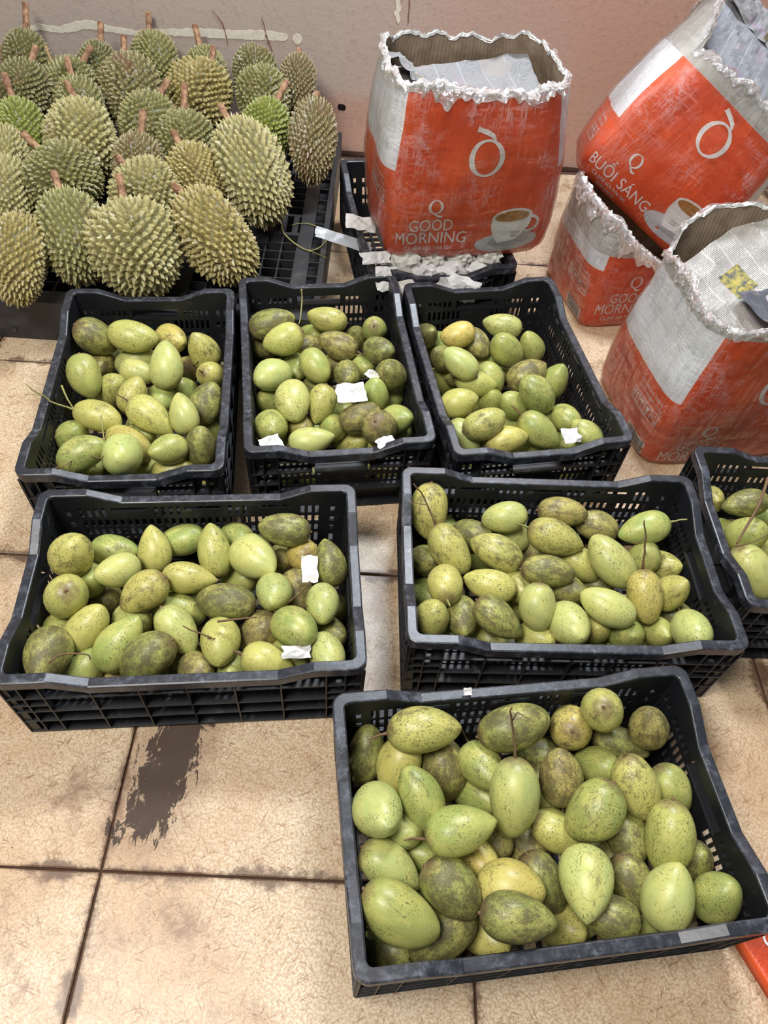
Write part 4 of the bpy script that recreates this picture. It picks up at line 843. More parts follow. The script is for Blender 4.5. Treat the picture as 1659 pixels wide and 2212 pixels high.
for cn, data in MANGO.items():
    cx, cy, ca, _ = CRATES[cn]
    if cn in 'ABC': ca -= PI2
    hb = 0.18 if cn in 'DEFG' else 0.28
    loc = []
    for k, m in enumerate(data):
        dx, dy = m[0] - cx, m[1] - cy
        lx, ly = dx * math.cos(ca) + dy * math.sin(ca), -dx * math.sin(ca) + dy * math.cos(ca)
        loc.append((k, lx, ly))
    rows = {}
    nr = 4 if cn in 'DEFG' else 5
    for k, lx, ly in loc:
        if data[k][8] == 2: continue
        r = min(nr - 1, max(0, int((hb - ly) / (2 * hb) * nr))); rows.setdefault(r, []).append((lx, k))
    labels = {}
    rn = ['back', 'second', 'third', 'front'] if nr == 4 else ROWS
    for r, lst in rows.items():
        lst.sort()
        for q, (lx, k) in enumerate(lst):
            m = data[k]
            st = {0: '', 1: ' with short stalk', 2: ' with long stalk'}[m[10]]
            labels[k] = f'{TONES[m[9]][1]} mango{st}, {ORD[q]} from left in {rn[r]} row, {CNAME[cn]}'
    for half, pick in (('back', lambda y: y >= 0), ('front', lambda y: y < 0)):
        lst = sorted((lx, k) for k, lx, ly in loc if data[k][8] == 2 and pick(ly))
        for q, (lx, k) in enumerate(lst): labels[k] = f'half-buried {TONES[data[k][9]][1]} mango, {ORD[q]} buried from left, {half} half, {CNAME[cn]}'
    for k, m in enumerate(data):
        lab = labels[k]
        grp = f'mangoes in the {CNAME[cn]}'
        make_mango(m[0:3], m[3:6], m[6], m[7], m[9], m[10], lab, grp, rm.uniform(0, 6.28), k * 3 + ord(cn))
    # bottom layer that shows through the slots
    for q in range(7):
        lx = -0.22 + 0.44 * q / 6; ly = -0.125 + 0.02 * (q % 2)
        if cn in 'ABC': lx, ly = (-0.13 + 0.085 * (q % 4), -0.225 if q < 4 else -0.12)
        a = ca + rm.uniform(-0.6, 0.6)
        make_mango((cx + lx * math.cos(ca) - ly * math.sin(ca), cy + lx * math.sin(ca) + ly * math.cos(ca), 0.046), (math.cos(a), math.sin(a), 0.1), 0.068, 0.092, 'gldy'[q % 4], 0,
                   f'{TONES["gldy"[q % 4]][1]} bottom mango behind slots, {ORD[q]} along front, {CNAME[cn]}', f'bottom mangoes in the {CNAME[cn]}', rm.uniform(0, 6.28), q)

# the half of the cut-off crate that runs out of the frame
cx, cy, ca, _ = CRATES['G']
for q in range(20):
    lay, r_ = divmod(q, 10); i_, j_ = r_ % 5, r_ // 5
    lx = -0.03 + 0.066 * i_ + (0.012 if lay else 0.0); ly = -0.085 + 0.155 * j_ + (0.03 if (i_ % 2) else -0.02)
    lx = min(lx, 0.235); tn = 'lgydo'[q % 5]; a = ca + PI2 + rm.uniform(-0.5, 0.5)
    make_mango((cx + lx * math.cos(ca) - ly * math.sin(ca), cy + lx * math.sin(ca) + ly * math.cos(ca), 0.055 + 0.075 * lay), (math.cos(a), math.sin(a), rm.uniform(-0.2, 0.2)), 0.066, 0.095, tn, 0,
               f'{TONES[tn][1]} mango past the right edge, {"top" if lay else "lower"} layer, {"near" if j_ == 0 else "far"} row, {ORD[i_]} from left', 'mangoes in the cut-off right crate', rm.uniform(0, 6.28), q)

# ------------------------------------------------------------------ durian pallet
pal = empty('plastic_pallet', (-0.245 - 0.55, 1.545 + 0.5, 0), 0.05)
tag(pal, 'black plastic grid pallet under the durians', 'pallet')
PLX, PLY, PZ = 0.55, 0.52, 0.12
b = MB()
for (x0, x1, y0, y1) in ((-PLX - 0.25, PLX, -PLY, -PLY + 0.012), (-PLX - 0.25, PLX, PLY - 0.012, PLY)): b.box(x0, x1, y0, y1, 0.0, PZ - 0.012)
for (x0, x1) in ((-PLX - 0.25, -PLX - 0.238), (PLX - 0.012, PLX)): b.box(x0, x1, -PLY + 0.012, PLY - 0.012, 0.0, PZ - 0.012)
obj('skirt', b.mesh('skirt'), M['pallet_plastic'], pal)
b = MB()
b.box(-PLX - 0.25, PLX, -PLY, -PLY + 0.05, PZ - 0.012, PZ); b.box(-PLX - 0.25, PLX, PLY - 0.05, PLY, PZ - 0.012, PZ)
b.box(PLX - 0.016, PLX, -PLY + 0.05, PLY - 0.05, PZ - 0.012, PZ); b.box(-PLX - 0.25, -PLX - 0.23, -PLY + 0.05, PLY - 0.05, PZ - 0.012, PZ)
obj('deck_border', b.mesh('deck_border'), M['pallet_plastic'], pal)
# fine grid fields between broad bars with slots
b = MB()
for gx0, gx1 in ((-PLX - 0.23, -0.62), (-0.58, -0.22), (-0.18, 0.16), (0.20, 0.466)):
    for gy0, gy1 in ((-PLY + 0.05, -0.13), (-0.02, 0.22), (0.30, PLY - 0.05)):
        nx = int(round((gx1 - gx0) / 0.042)); ny = int(round((gy1 - gy0) / 0.042))
        for k in range(nx + 1):
            x = gx0 + (gx1 - gx0) * k / nx; b.box(x - 0.0018, x + 0.0018, gy0, gy1, PZ - 0.03, PZ - 0.001)
        for k in range(ny + 1):
            y = gy0 + (gy1 - gy0) * k / ny; b.box(gx0, gx1, y - 0.0018, y + 0.0018, PZ - 0.03, PZ - 0.0014)
o = obj('grid_deck', b.mesh('grid_deck'), M['pallet_plastic'], pal)
b = MB()
for x in (-0.60, -0.20, 0.18, 0.486): b.box(x - 0.02, x + 0.02, -PLY + 0.05, PLY - 0.05, PZ - 0.014, PZ + 0.0)
for y0, y1 in ((-0.13, -0.02), (0.22, 0.30)):
    n = 36
    for k in range(n + 1):
        x = -PLX - 0.23 + (1.016 + 0.25) * k / n; b.box(x - 0.008, x + 0.008, y0 + 0.012, y1 - 0.012, PZ - 0.014, PZ - 0.0005)
    b.box(-PLX - 0.23, 0.466, y0, y0 + 0.012, PZ - 0.014, PZ - 0.0005); b.box(-PLX - 0.23, 0.466, y1 - 0.012, y1, PZ - 0.014, PZ - 0.0005)
for k in range(15): b.box(0.506, PLX - 0.016, -PLY + 0.06 + k * 0.066, -PLY + 0.064 + k * 0.066, PZ - 0.014, PZ - 0.001)
obj('deck_bar', b.mesh('deck_bar'), M['pallet_plastic'], pal)
b = MB(); b.box(-PLX - 0.24, PLX - 0.013, -PLY + 0.013, PLY - 0.013, 0.012, 0.016)
obj('bottom_sheet', b.mesh('bottom_sheet'), M['pallet_plastic'], pal)
b = MB()
b.tube([(-0.248, -PLY + 0.001, 0.03), (-0.248, -PLY - 0.004, 0.03)], 0.007, 10)
obj('bolt', b.mesh('bolt'), M['crate_rim'], pal)

# ------------------------------------------------------------------ durians
def durian_mesh(seed):
    r = random.Random(seed); V = []; F = []; T = []
    lob = r.uniform(0.04, 0.08); ph = r.uniform(0, 6.28); taper = r.uniform(0.05, 0.22); bend = r.uniform(-0.06, 0.06)
    def surf(x, w):                       # x in [-.5,.5] along the axis, stem end +x
        q = max(0.0, 1 - (2 * abs(x)) ** 2.35) ** 0.5
        R = 0.5 * q * (1 + taper * x) * (1 + lob * math.cos(5 * w + ph) * q + 0.035 * math.sin(2 * w + 4 * x + ph) + 0.02 * math.sin(3 * w - 7 * x))
        return Vector((x, R * math.cos(w) + bend * (1 - 4 * x * x), R * math.sin(w)))
    NR, NS = 18, 25
    for i in range(NR + 1):
        x = -0.5 * math.cos(math.pi * i / NR)
        for k in range(NS): V.append(surf(x, 2 * math.pi * k / NS)); T.append(0.0)
    for i in range(NR):
        for k in range(NS): F.append((i * NS + k, i * NS + (k + 1) % NS, (i + 1) * NS + (k + 1) % NS, (i + 1) * NS + k))
    N = 480; ga = math.pi * (3 - 5 ** 0.5)
    for k in range(N):
        x = (-0.495 + 0.99 * (k + 0.5) / N); x += r.uniform(-0.006, 0.006); x = max(-0.492, min(0.492, x))
        w = k * ga + r.uniform(-0.05, 0.05)
        p = surf(x, w); e = 0.01
        tx = surf(min(0.4999, x + e), w) - surf(max(-0.4999, x - e), w); tw = surf(x, w + e) - surf(x, w - e)
        if tw.length < 1e-6: continue
        nn = tw.cross(tx); nn.normalize()
        if nn.dot(Vector((p.x * 0.6, p.y, p.z))) < 0: nn = -nn
        tx.normalize(); ty = nn.cross(tx)
        hgt = r.uniform(0.046, 0.078); br = r.uniform(0.047, 0.058)
        n0 = len(V); m = 5; a0 = r.uniform(0, 6)
        for ring, (rf, hf, tp) in enumerate(((1.0, -0.006, 0.12), (0.56, 0.36, 0.45))):
            for q in range(m):
                a = a0 + 2 * math.pi * q / m
                V.append(p + (tx * math.cos(a) + ty * math.sin(a)) * (br * rf) + nn * (hgt * hf if ring else hf)); T.append(tp)
        V.append(p + nn * hgt + tx * r.uniform(-0.012, 0.016) + ty * r.uniform(-0.012, 0.012)); T.append(1.0)
        for q in range(m):
            q2 = (q + 1) % m
            F.append((n0 + q, n0 + q2, n0 + m + q2, n0 + m + q)); F.append((n0 + m + q, n0 + m + q2, n0 + 2 * m))
    me = mesh_from('husk', V, F, False)
    at = me.attributes.new('tip', 'FLOAT', 'POINT'); at.data.foreach_set('value', T)
    me.materials.append(M['durian_husk']); return me
DM = [durian_mesh(s) for s in range(6)]
DT = {'d': ((0.155, 0.148, 0.050, 0.6), 'dull dark green'), 'g': ((0.215, 0.210, 0.072, 0.75), 'olive green'), 'G': ((0.205, 0.245, 0.042, 1.0), 'bright green'),
      'y': ((0.325, 0.265, 0.088, 0.8), 'golden olive'), 'w': ((0.36, 0.325, 0.135, 0.9), 'pale straw-green'), 'b': ((0.19, 0.150, 0.062, 0.35), 'brownish'), 'p': ((0.215, 0.19, 0.078, 0.0), 'purple-bottomed')}
DLAB = ['durian in the left back corner, its tall stem reaching the painted line', 'durian mostly hidden in the back row beside the far-left ones', 'durian against the wall below the painted line, short upright stem',
 'durian at the wall, slim stem leaning left over a broad golden one', 'broad golden durian in the middle near the wall, dark leaning stem', 'stemless dark durian in the back row close to the wall',
 'small brown durian at the right end of the back row', 'long brownish durian standing at the right edge of the pallet', 'olive stemless durian just left of the small brown ones',
 'bright green durian tucked behind the large long durian at right', 'dark durian at the left behind the bright green one, reddish stem', 'durian at the far left edge, cut by the frame, thin dark stem',
 'green durian in the upper left, its stem slanting right', 'green durian behind the broad pale one, only its crown showing', 'large durian whose lower half is purple-brown, thick pale-topped stem',
 'broad pale durian in the upper left middle of the pile', 'bright green durian near the left edge', 'green durian in the centre, orange-brown stem leaning right', 'grey-green durian in the centre with a tall upright stem',
 'large long pale durian at right, leaning over the bare grid', 'wide olive durian at left with a leaning pale stem', 'small greyish durian squeezed in the centre of the pile', 'yellowish durian with a short stem left of the large long one',
 'durian at the left edge, second from the front, cut by the frame', 'pale durian at the left edge behind the front corner one', 'whitish spiky durian behind the front middle one, stubby red stem',
 'tall narrow durian in the front row with a grey-brown stem', 'large round pale durian, front middle, with a thick cut stem', 'slanted golden durian, front right, its stubby stem pointing left', 'stemless golden durian in the left front corner']
def stem_mesh(seed, k):
    r = random.Random(seed); b = MB(); L = 0.062 * k; bx = r.uniform(-0.012, 0.012); by = r.uniform(-0.012, 0.012)
    b.tube([(-0.012, 0, 0), (0.004, 0, 0), (L * 0.5, bx * 0.5, by * 0.5), (L, bx, by)], [0.016, 0.0115, 0.0095, 0.0100], 10)
    b.tube([(L + 0.0002, bx, by), (L + 0.0012, bx, by)], [0.0094, 0.0088], 10)
    me = b.mesh('stem', True); me.materials.append(M['durian_stem']); me.materials.append(M['stem_cut'])
    for p in me.polygons[-12:]: p.material_index = 1
    return me
rd = random.Random(21)
for k, D in enumerate(DURIAN):
    P, ax, Wd, Ln, tone, st = Vector(D[0:3]), Vector(D[3:6]), D[6], D[7], D[8], D[9]
    e = empty('durian', P); e.rotation_mode = 'QUATERNION'; e.rotation_quaternion = frame_from_axis(ax, rd.uniform(0, 6.28))
    tag(e, DLAB[k], 'durian', 'durians on the pallet')
    hsk = obj('husk', DM[(k * 5 + k // 6) % 6], None, e); hsk.scale = (Ln, Wd, Wd)
    c, w = DT[tone]; j = rd.uniform(0.92, 1.08); hsk.color = (c[0] * j, c[1] * j, c[2] * j, c[3])
    if st > 0:
        s = obj('stem', stem_mesh(k, st), None, e); s.location = (Ln * 0.5 - 0.002, 0, 0)

# ------------------------------------------------------------------ cartons
def text_poly(body, size=1.0, bold=0.0):
    cu = bpy.data.curves.new('tmp_text', 'FONT'); cu.body = body; cu.size = size; cu.resolution_u = 3
    o = bpy.data.objects.new('tmp_text', cu); COL.objects.link(o)
    bpy.context.view_layer.update()
    me = bpy.data.meshes.new_from_object(o.evaluated_get(bpy.context.evaluated_depsgraph_get()))
    V = [tuple(v.co[:2]) for v in me.vertices]; F = [tuple(p.vertices) for p in me.polygons]
    bpy.data.objects.remove(o); bpy.data.curves.remove(cu); bpy.data.meshes.remove(me)
    return V, F
def fit_poly(VF, p0, p1, z0, z1):
    V, F = VF
    x0 = min(v[0] for v in V); x1 = max(v[0] for v in V); y0 = min(v[1] for v in V); y1 = max(v[1] for v in V)
    return [(p0 + (v[0] - x0) / (x1 - x0) * (p1 - p0), z0 + (v[1] - y0) / (y1 - y0) * (z1 - z0)) for v in V], F
def strip(pts, wid):
    V = []; F = []; n = len(pts)
    for k, p in enumerate(pts):
        a, b = pts[max(0, k - 1)], pts[min(n - 1, k + 1)]
        d = Vector((b[0] - a[0], b[1] - a[1])); d = d.normalized() if d.length else Vector((1, 0)); w = wid[k] if isinstance(wid, (list, tuple)) else wid
        V += [(p[0] - d.y * w / 2, p[1] + d.x * w / 2), (p[0] + d.y * w / 2, p[1] - d.x * w / 2)]
    for k in range(n - 1): F.append((2 * k, 2 * k + 1, 2 * k + 3, 2 * k + 2))
    return V, F
def join_poly(*ps):
    V = []; F = []
    for v, f in ps:
        n = len(V); V += v; F += [tuple(n + i for i in q) for q in f]
    return V, F
def ellipse(cx, cy, rx, ry, rot=0.0, n=36):
    V = [(cx, cy)]; F = []
    for k in range(n):
        a = 2 * math.pi * k / n; x, y = rx * math.cos(a), ry * math.sin(a)
        V.append((cx + x * math.cos(rot) - y * math.sin(rot), cy + x * math.sin(rot) + y * math.cos(rot)))
    for k in range(n): F.append((0, 1 + k, 1 + (k + 1) % n))
    return V, F
def ring(cx, cy, rx, ry, wx, wy, n=40):
    """letter-O ring: stroke wx at the sides, wy at top and bottom"""
    V = []; F = []
    for k in range(n):
        a = 2 * math.pi * k / n
        V += [(cx + rx * math.cos(a), cy + ry * math.sin(a)), (cx + (rx - wx) * math.cos(a), cy + (ry - wy) * math.sin(a))]
    for k in range(n):
        b = (k + 1) % n; F.append((2 * k, 2 * b, 2 * b + 1, 2 * k + 1))
    return V, F
def rect(p0, p1, z0, z1, n=6):
    V = []; F = []
    for k in range(n + 1):
        x = p0 + (p1 - p0) * k / n; V += [(x, z0), (x, z1)]
    for k in range(n): F.append((2 * k, 2 * k + 2, 2 * k + 3, 2 * k + 1))
    return V, F

class Carton:
    def __init__(s, label, mat4, w, d, h, bulge=0.06, close=0.10, lean=(0, 0), h_white=0.22, h_band=9.0, rim=None, seed=1, group='orange coffee cartons', wrap=True, jag=0.010, inside=True, news=True, collar=0.035, pleat=0.0):
        s.collar = collar; s.pleat = pleat; s.dz = 0.0
        s.w, s.d, s.h, s.bulge, s.close, s.lean, s.seed = w, d, h, bulge, close, lean, seed
        s.rimf = rim; s.jag = jag
        s.root = empty('carton'); s.root.matrix_world = mat4; s.M = mat4
        tag(s.root, label, 'carton', group)
        s.mat = carton_mat('carton_print_%d' % seed, h_white, h_band, -d - 0.01, 0.004, w - 0.004, w + d + 0.01)
        s.hw = h_white
        s.r = random.Random(seed)
        s.build(wrap, inside)
    def base_pt(s, p):
        w, d = s.w, s.d
        if p < 0: return (-w / 2, -d / 2 - p)
        if p < w: return (-w / 2 + p, -d / 2)
        if p < w + d: return (w / 2, -d / 2 + (p - w))
        return (w / 2 - (p - w - d), d / 2)
    def S(s, p, z, off=0.0):
        t = max(0.0, min(1.05, z / s.h))
        k = 1 + s.bulge * math.sin(math.pi * min(1, t) ** 0.85) - 0.035 * max(0, 1 - t / 0.07) ** 2
        kc = 1 - s.close * max(0.0, (t - 0.72) / 0.28) ** 1.6
        a, b = s.w / 2 * k * kc, s.d / 2 * (1 + (k - 1) * 1.4) * kc
        n = 9.0 - 4.6 * min(1, t * 1.3)
        qx, qy = s.base_pt(p); qx *= a / (s.w / 2); qy *= b / (s.d / 2)
        f = ((abs(qx) / a) ** n + (abs(qy) / b) ** n) ** (-1.0 / n)
        L = math.hypot(qx, qy) or 1.0
        pl = s.pleat * math.sin(p * 210 + 3 * noise.noise(Vector((p * 8, 0, 3)))) * max(0.0, (t - 0.62) / 0.38) if p < 0.02 else 0.0
        dn = pl + noise.noise(Vector((p * 9.0 + s.seed * 7.3, z * 9.0, s.seed))) * 0.006 + noise.noise(Vector((p * 30.0, z * 26.0, s.seed * 3.1))) * 0.002
        e = 1 + (dn + off) / L
        return Vector((qx * f * e + s.lean[0] * t * t, qy * f * e + s.lean[1] * t * t, z))
    def nrm(s, p, z):
        e = 0.004
        a = s.S(p + e, z) - s.S(p - e, z); b = s.S(p, z + e) - s.S(p, z - e)
        n = a.cross(b); n.normalize(); return n
    def ztop(s, p):
        z = s.h * (1 + 0.018 * math.sin(p * 7 + s.seed) + 0.012 * math.sin(p * 19 + 2 * s.seed)) + s.jag * noise.noise(Vector((p * 22.0, s.seed, 0.5))) + 0.45 * s.jag * noise.noise(Vector((p * 70.0, s.seed, 1.5)))
        if s.rimf: z = s.rimf(s, p, z)
        return z
    def grid(s, off, z0, ztf, NP, NZ):
        V = []; F = []; UV = []; per = 2 * (s.w + s.d)
        for i in range(NP + 1):
            p = -s.d + per * i / NP; zt = ztf(p)
            pp = p if i < NP else p - 1e-6
            for j in range(NZ + 1):
                z = z0 + (zt - z0) * (j / NZ)
                V.append(s.S(pp, z, off)); UV.append((p, z))
        for i in range(NP):
            for j in range(NZ):
                a = i * (NZ + 1) + j; F.append((a, a + NZ + 1, a + NZ + 2, a + 1))
        return V, F, UV
    def build(s, wrap, inside):
        NP, NZ = 150, 26
        V, F, UV = s.grid(0.0, 0.0, s.ztop, NP, NZ)
        n0 = len(V); V.append(Vector((0, 0, 0.002))); UV.append((0.1, 0.0))
        for i in range(NP): F.append((n0, (i + 1) * (NZ + 1), i * (NZ + 1)))
        s.shell = obj('board', mesh_from('board', V, F, True, UV), s.mat, s.root)
        V, F, UV = s.grid(-0.0045, 0.01, s.ztop, NP, 12)
        n0 = len(V); V.append(Vector((0, 0, 0.012))); UV.append((0.1, 0.0))
        for i in range(NP): F.append((n0, (i + 1) * 13, i * 13))
        obj('inner_wall', mesh_from('inner_wall', V, [tuple(reversed(f)) for f in F], True, UV), M['board_inside'], s.root)
        # frayed edge of torn paper
        r = s.r; V = []; F = []; per = 2 * (s.w + s.d); N = 320
        for i in range(N):
            p = -s.d + per * i / N; zt = s.ztop(p)
            q = Vector((p * 28, s.seed * 2.0, 0)); q3 = Vector((p * 95, s.seed * 2.0, 3.0))
            up_ = 0.006 * noise.noise(q) + 0.005 * noise.noise(q3) + r.uniform(-0.001, 0.001); inn = -0.006 + 0.012 * noise.noise(q + Vector((0, 9, 0))) + 0.006 * noise.noise(q3 + Vector((0, 5, 0)))
            V += [s.S(p, zt - 0.007 - 0.009 * abs(noise.noise(q3)) - 0.008 * abs(noise.noise(q + Vector((0, 0, 5)))), 0.0015), s.S(p, zt + 0.001, 0.0025), s.S(p, zt + 0.003 + up_, inn), s.S(p, zt - 0.004, -0.0065)]
        for i in range(N):
            b = (i + 1) % N
            for q in range(3): F.append((i * 4 + q, b * 4 + q, b * 4 + q + 1, i * 4 + q + 1))
        obj('torn_edge', mesh_from('torn_edge', V, F), M['torn_paper'], s.root)
        if wrap:
            sd = s.seed
            def wt(p): return s.ztop(p) + 0.008 * noise.noise(Vector((p * 45, sd, 4)))
            V, F, UV = s.grid(0.0035, 0.006, wt, NP, NZ)
            V2 = []
            for v, (p, z) in zip(V, UV):
                a = 0.0025 * abs(noise.noise(Vector((p * 40, z * 14, sd + 5)))) + 0.002 * abs(noise.noise(Vector((p * 12, z * 50, sd + 9))))
                c = Vector((v.x - s.lean[0], v.y - s.lean[1], 0)); c.normalize(); V2.append(v + c * a)
            wo = obj('plastic_wrap', mesh_from('plastic_wrap', V2, F, True, UV), M['plastic_wrap'], s.root)
            # bunched collar of wrap along the torn rim
            V = []; F = []; N = 360; K = 7
            for i in range(N + 1):
                p = -s.d + per * (i % N) / N; zt = s.ztop(p)
                wd = s.collar * (0.5 + 1.3 * abs(noise.noise(Vector((p * 13, sd * 3.0, 7)))) + 0.35 * noise.noise(Vector((p * 60, sd, 2))))
                for k in range(K + 1):
                    f = k / K; z = zt + 0.006 + 0.006 * noise.noise(Vector((p * 24, sd, 11))) + 0.003 * noise.noise(Vector((p * 80, sd, 15))) - wd * f
                    a = 0.0055 + 0.010 * abs(noise.noise(Vector((p * 38, z * 22, sd + 2)))) + 0.006 * abs(noise.noise(Vector((p * 95, z * 60, sd + 6))))
                    V.append(s.S(p, z, a - (0.012 * (1 - f / 0.3) if f < 0.3 else 0)))
            for i in range(N):
                for k in range(K):
                    q = i * (K + 1) + k; F.append((q, q + K + 1, q + K + 2, q + 1))
            obj('bunched_wrap', mesh_from('bunched_wrap', V, F), M['bunched_wrap'], wo)
    def decal(s, name, VF, mat, parent=None, off=0.0016):
        V, F = VF
        me = mesh_from(name, [s.S(p, max(0.004, z + s.dz)) + s.nrm(p, max(0.006, z + s.dz)) * off for p, z in V], F)
        return obj(name, me, mat, parent or s.root)
    def print_front(s, words, big=True, zs=1.0, dz=0.0, cup=True):
        s.dz = dz
        W_ = M['print_white']
        if len(words) == 2:
            s.decal('lettering', fit_poly(text_poly(words[0]), 0.063, 0.168, 0.087, 0.120), W_)
            s.decal('lettering', fit_poly(text_poly(words[1]), 0.026, 0.206, 0.050, 0.084), W_)
            qz = 0.150
        else:
            s.decal('lettering', fit_poly(text_poly(words[0]), 0.022, 0.232, 0.034, 0.080), W_)
            qz = 0.108
        s.decal('small_lettering', fit_poly(text_poly('C\u00e0 ph\u00ea s\u1eefa h\u00f2a tan'), 0.050, 0.172, qz - 0.124 if len(words) == 2 else 0.016, qz - 0.105 if len(words) == 2 else 0.030), W_)
        s.decal('small_lettering', fit_poly(text_poly('INSTANT COFFEE MIX'), 0.074, 0.142, qz - 0.136 if len(words) == 2 else 0.006, qz - 0.129 if len(words) == 2 else 0.012), M['print_shade'])
        # small serif Q
        c = 0.124
        s.decal('logo', join_poly(ring(c, qz + 0.004, 0.0175, 0.0185, 0.0065, 0.0025), strip([(c - 0.003, qz - 0.013), (c + 0.002, qz - 0.018), (c + 0.009, qz - 0.0225), (c + 0.016, qz - 0.022), (c + 0.0175, qz - 0.019)], [0.003, 0.005, 0.006, 0.004, 0.001])), W_)
        if big:
            c, z = 0.226, 0.268 * zs
            s.decal('logo', join_poly(ring(c, z, 0.041, 0.043, 0.0125, 0.0055), strip([(c + 0.016, z + 0.040), (c + 0.008, z + 0.050), (c - 0.006, z + 0.057), (c - 0.018, z + 0.061), (c - 0.028, z + 0.064)], [0.004, 0.010, 0.011, 0.010, 0.012])), M['print_white'])
        if not cup: s.dz = 0.0; return
        # cup and saucer
        c = 0.316
        sa = s.decal('cup_print', ellipse(c, 0.047, 0.083, 0.029, 0.10), M['print_shade'])
        s.decal('saucer_shade', ellipse(c + 0.002, 0.050, 0.052, 0.015, 0.10), M['print_grey'], sa, 0.0019)
        cupV = []; n = 14
        for k in range(n + 1):
            f = k / n; zz = 0.122 - 0.075 * f; hw = 0.049 * (1 - 0.55 * max(0, f - 0.25) ** 1.7 * 1.6)
            cupV += [(c - 0.002 - hw, zz - 0.004), (c - 0.002 + hw, zz + 0.006)]
        cup = (cupV, [(2 * k, 2 * k + 2, 2 * k + 3, 2 * k + 1) for k in range(n)])
        top = ellipse(c - 0.002, 0.122, 0.0495, 0.019, 0.11)
        s.decal('cup', join_poly(cup, top), W_, sa, 0.0022)
        s.decal('coffee', ellipse(c - 0.003, 0.1205, 0.042, 0.0145, 0.11), M['print_coffee'], sa, 0.0026)
        hp = [(c + 0.043 + 0.027 * math.cos(a), 0.099 + 0.021 * math.sin(a)) for a in [math.radians(-100 + 200 * k / 14) for k in range(15)]]
        s.decal('cup_handle', strip(hp, [0.008] * 15), W_, sa, 0.0024)
    def print_side(s, barcode=True):
        s.dz = 0.0
        W_ = M['print_white']; z1 = s.hw - 0.022
        s.decal('small_lettering', fit_poly(text_poly('NET WEIGHT: 10.08 kg'), -0.135, -0.035, z1 - 0.010, z1), W_)
        s.decal('small_lettering', fit_poly(text_poly('GROSS WEIGHT: 12.0 kg'), -0.135, -0.030, z1 - 0.025, z1 - 0.014), W_)
        za, zb = z1 - 0.066, z1 - 0.032; p0, p1 = -0.142, -0.030; t = 0.0022; parts = []
        parts += [rect(p0, p1, za, za + t, 8), rect(p0, p1, zb - t, zb, 8)]
        for k in range(5):
            x = p0 + (p1 - p0) * k / 4; parts.append(rect(x - t / 2, x + t / 2, za, zb, 1))
        cw = (p1 - p0) / 4; zm = (za + zb) / 2
        for dx in (-0.005, 0.005):     # this way up
            x = p0 + cw / 2 + dx; parts += [strip([(x, za + 0.006), (x, zb - 0.010)], 0.0024), ([(x - 0.0045, zb - 0.012), (x + 0.0045, zb - 0.012), (x, zb - 0.005)], [(0, 1, 2)])]
        x = p0 + 1.5 * cw              # umbrella
        parts += [([(x - 0.009, zm + 0.002), (x + 0.009, zm + 0.002), (x + 0.006, zm + 0.009), (x - 0.006, zm + 0.009)], [(0, 1, 2, 3)]), strip([(x, zm + 0.002), (x, zm - 0.010), (x + 0.004, zm - 0.011)], 0.0018)]
        x = p0 + 2.5 * cw              # glass
        parts += [([(x - 0.007, zm + 0.010), (x + 0.007, zm + 0.010), (x + 0.003, zm - 0.001), (x - 0.003, zm - 0.001)], [(0, 3, 2, 1)]), strip([(x, zm), (x, zm - 0.009)], 0.0018), strip([(x - 0.006, zm - 0.010), (x + 0.006, zm - 0.010)], 0.002)]
        x = p0 + 3.5 * cw              # trolley
        parts += [strip([(x - 0.009, zm + 0.009), (x - 0.005, zm - 0.002), (x + 0.006, zm - 0.008)], 0.0022), ring(x + 0.007, zm - 0.006, 0.0045, 0.0045, 0.0018, 0.0018, 14), strip([(x + 0.0, zm + 0.008), (x + 0.006, zm + 0.008)], 0.0022)]
        s.decal('handling_icons', join_poly(*parts), W_)
        if barcode:
            bc = s.decal('barcode', rect(-0.118, -0.030, 0.012, 0.052, 8), W_)
            r = random.Random(s.seed + 40); x = -0.113; bars = []
            while x < -0.037:
                wd = r.choice((0.0014, 0.0022, 0.0034)); bars.append(rect(x, x + wd, 0.016, 0.050, 1)); x += wd + r.choice((0.0014, 0.0022))
            s.decal('barcode_lines', join_poly(*bars), M['print_black'], bc, 0.0021)

def M4(loc, yaw): return Matrix.Translation(loc) @ Matrix.Rotation(yaw, 4, 'Z')
def from_corner(FL, yaw, w, d):
    X = Vector((math.cos(yaw), math.sin(yaw), 0)); Y = Vector((-math.sin(yaw), math.cos(yaw), 0))
    return M4(Vector(FL) + X * w / 2 + Y * d / 2, yaw)

c1 = Carton('upright orange carton with a coffee cup print, standing on a crate', from_corner((-0.062, 1.706, 0.214), 0.25, 0.43, 0.31), 0.43, 0.31, 0.415, bulge=0.075, close=0.03, lean=(0.0, 0.01), h_white=0.235, h_band=0.410, seed=3, jag=0.016)
c1.print_front(('GOOD', 'MORNING')); c1.print_side()

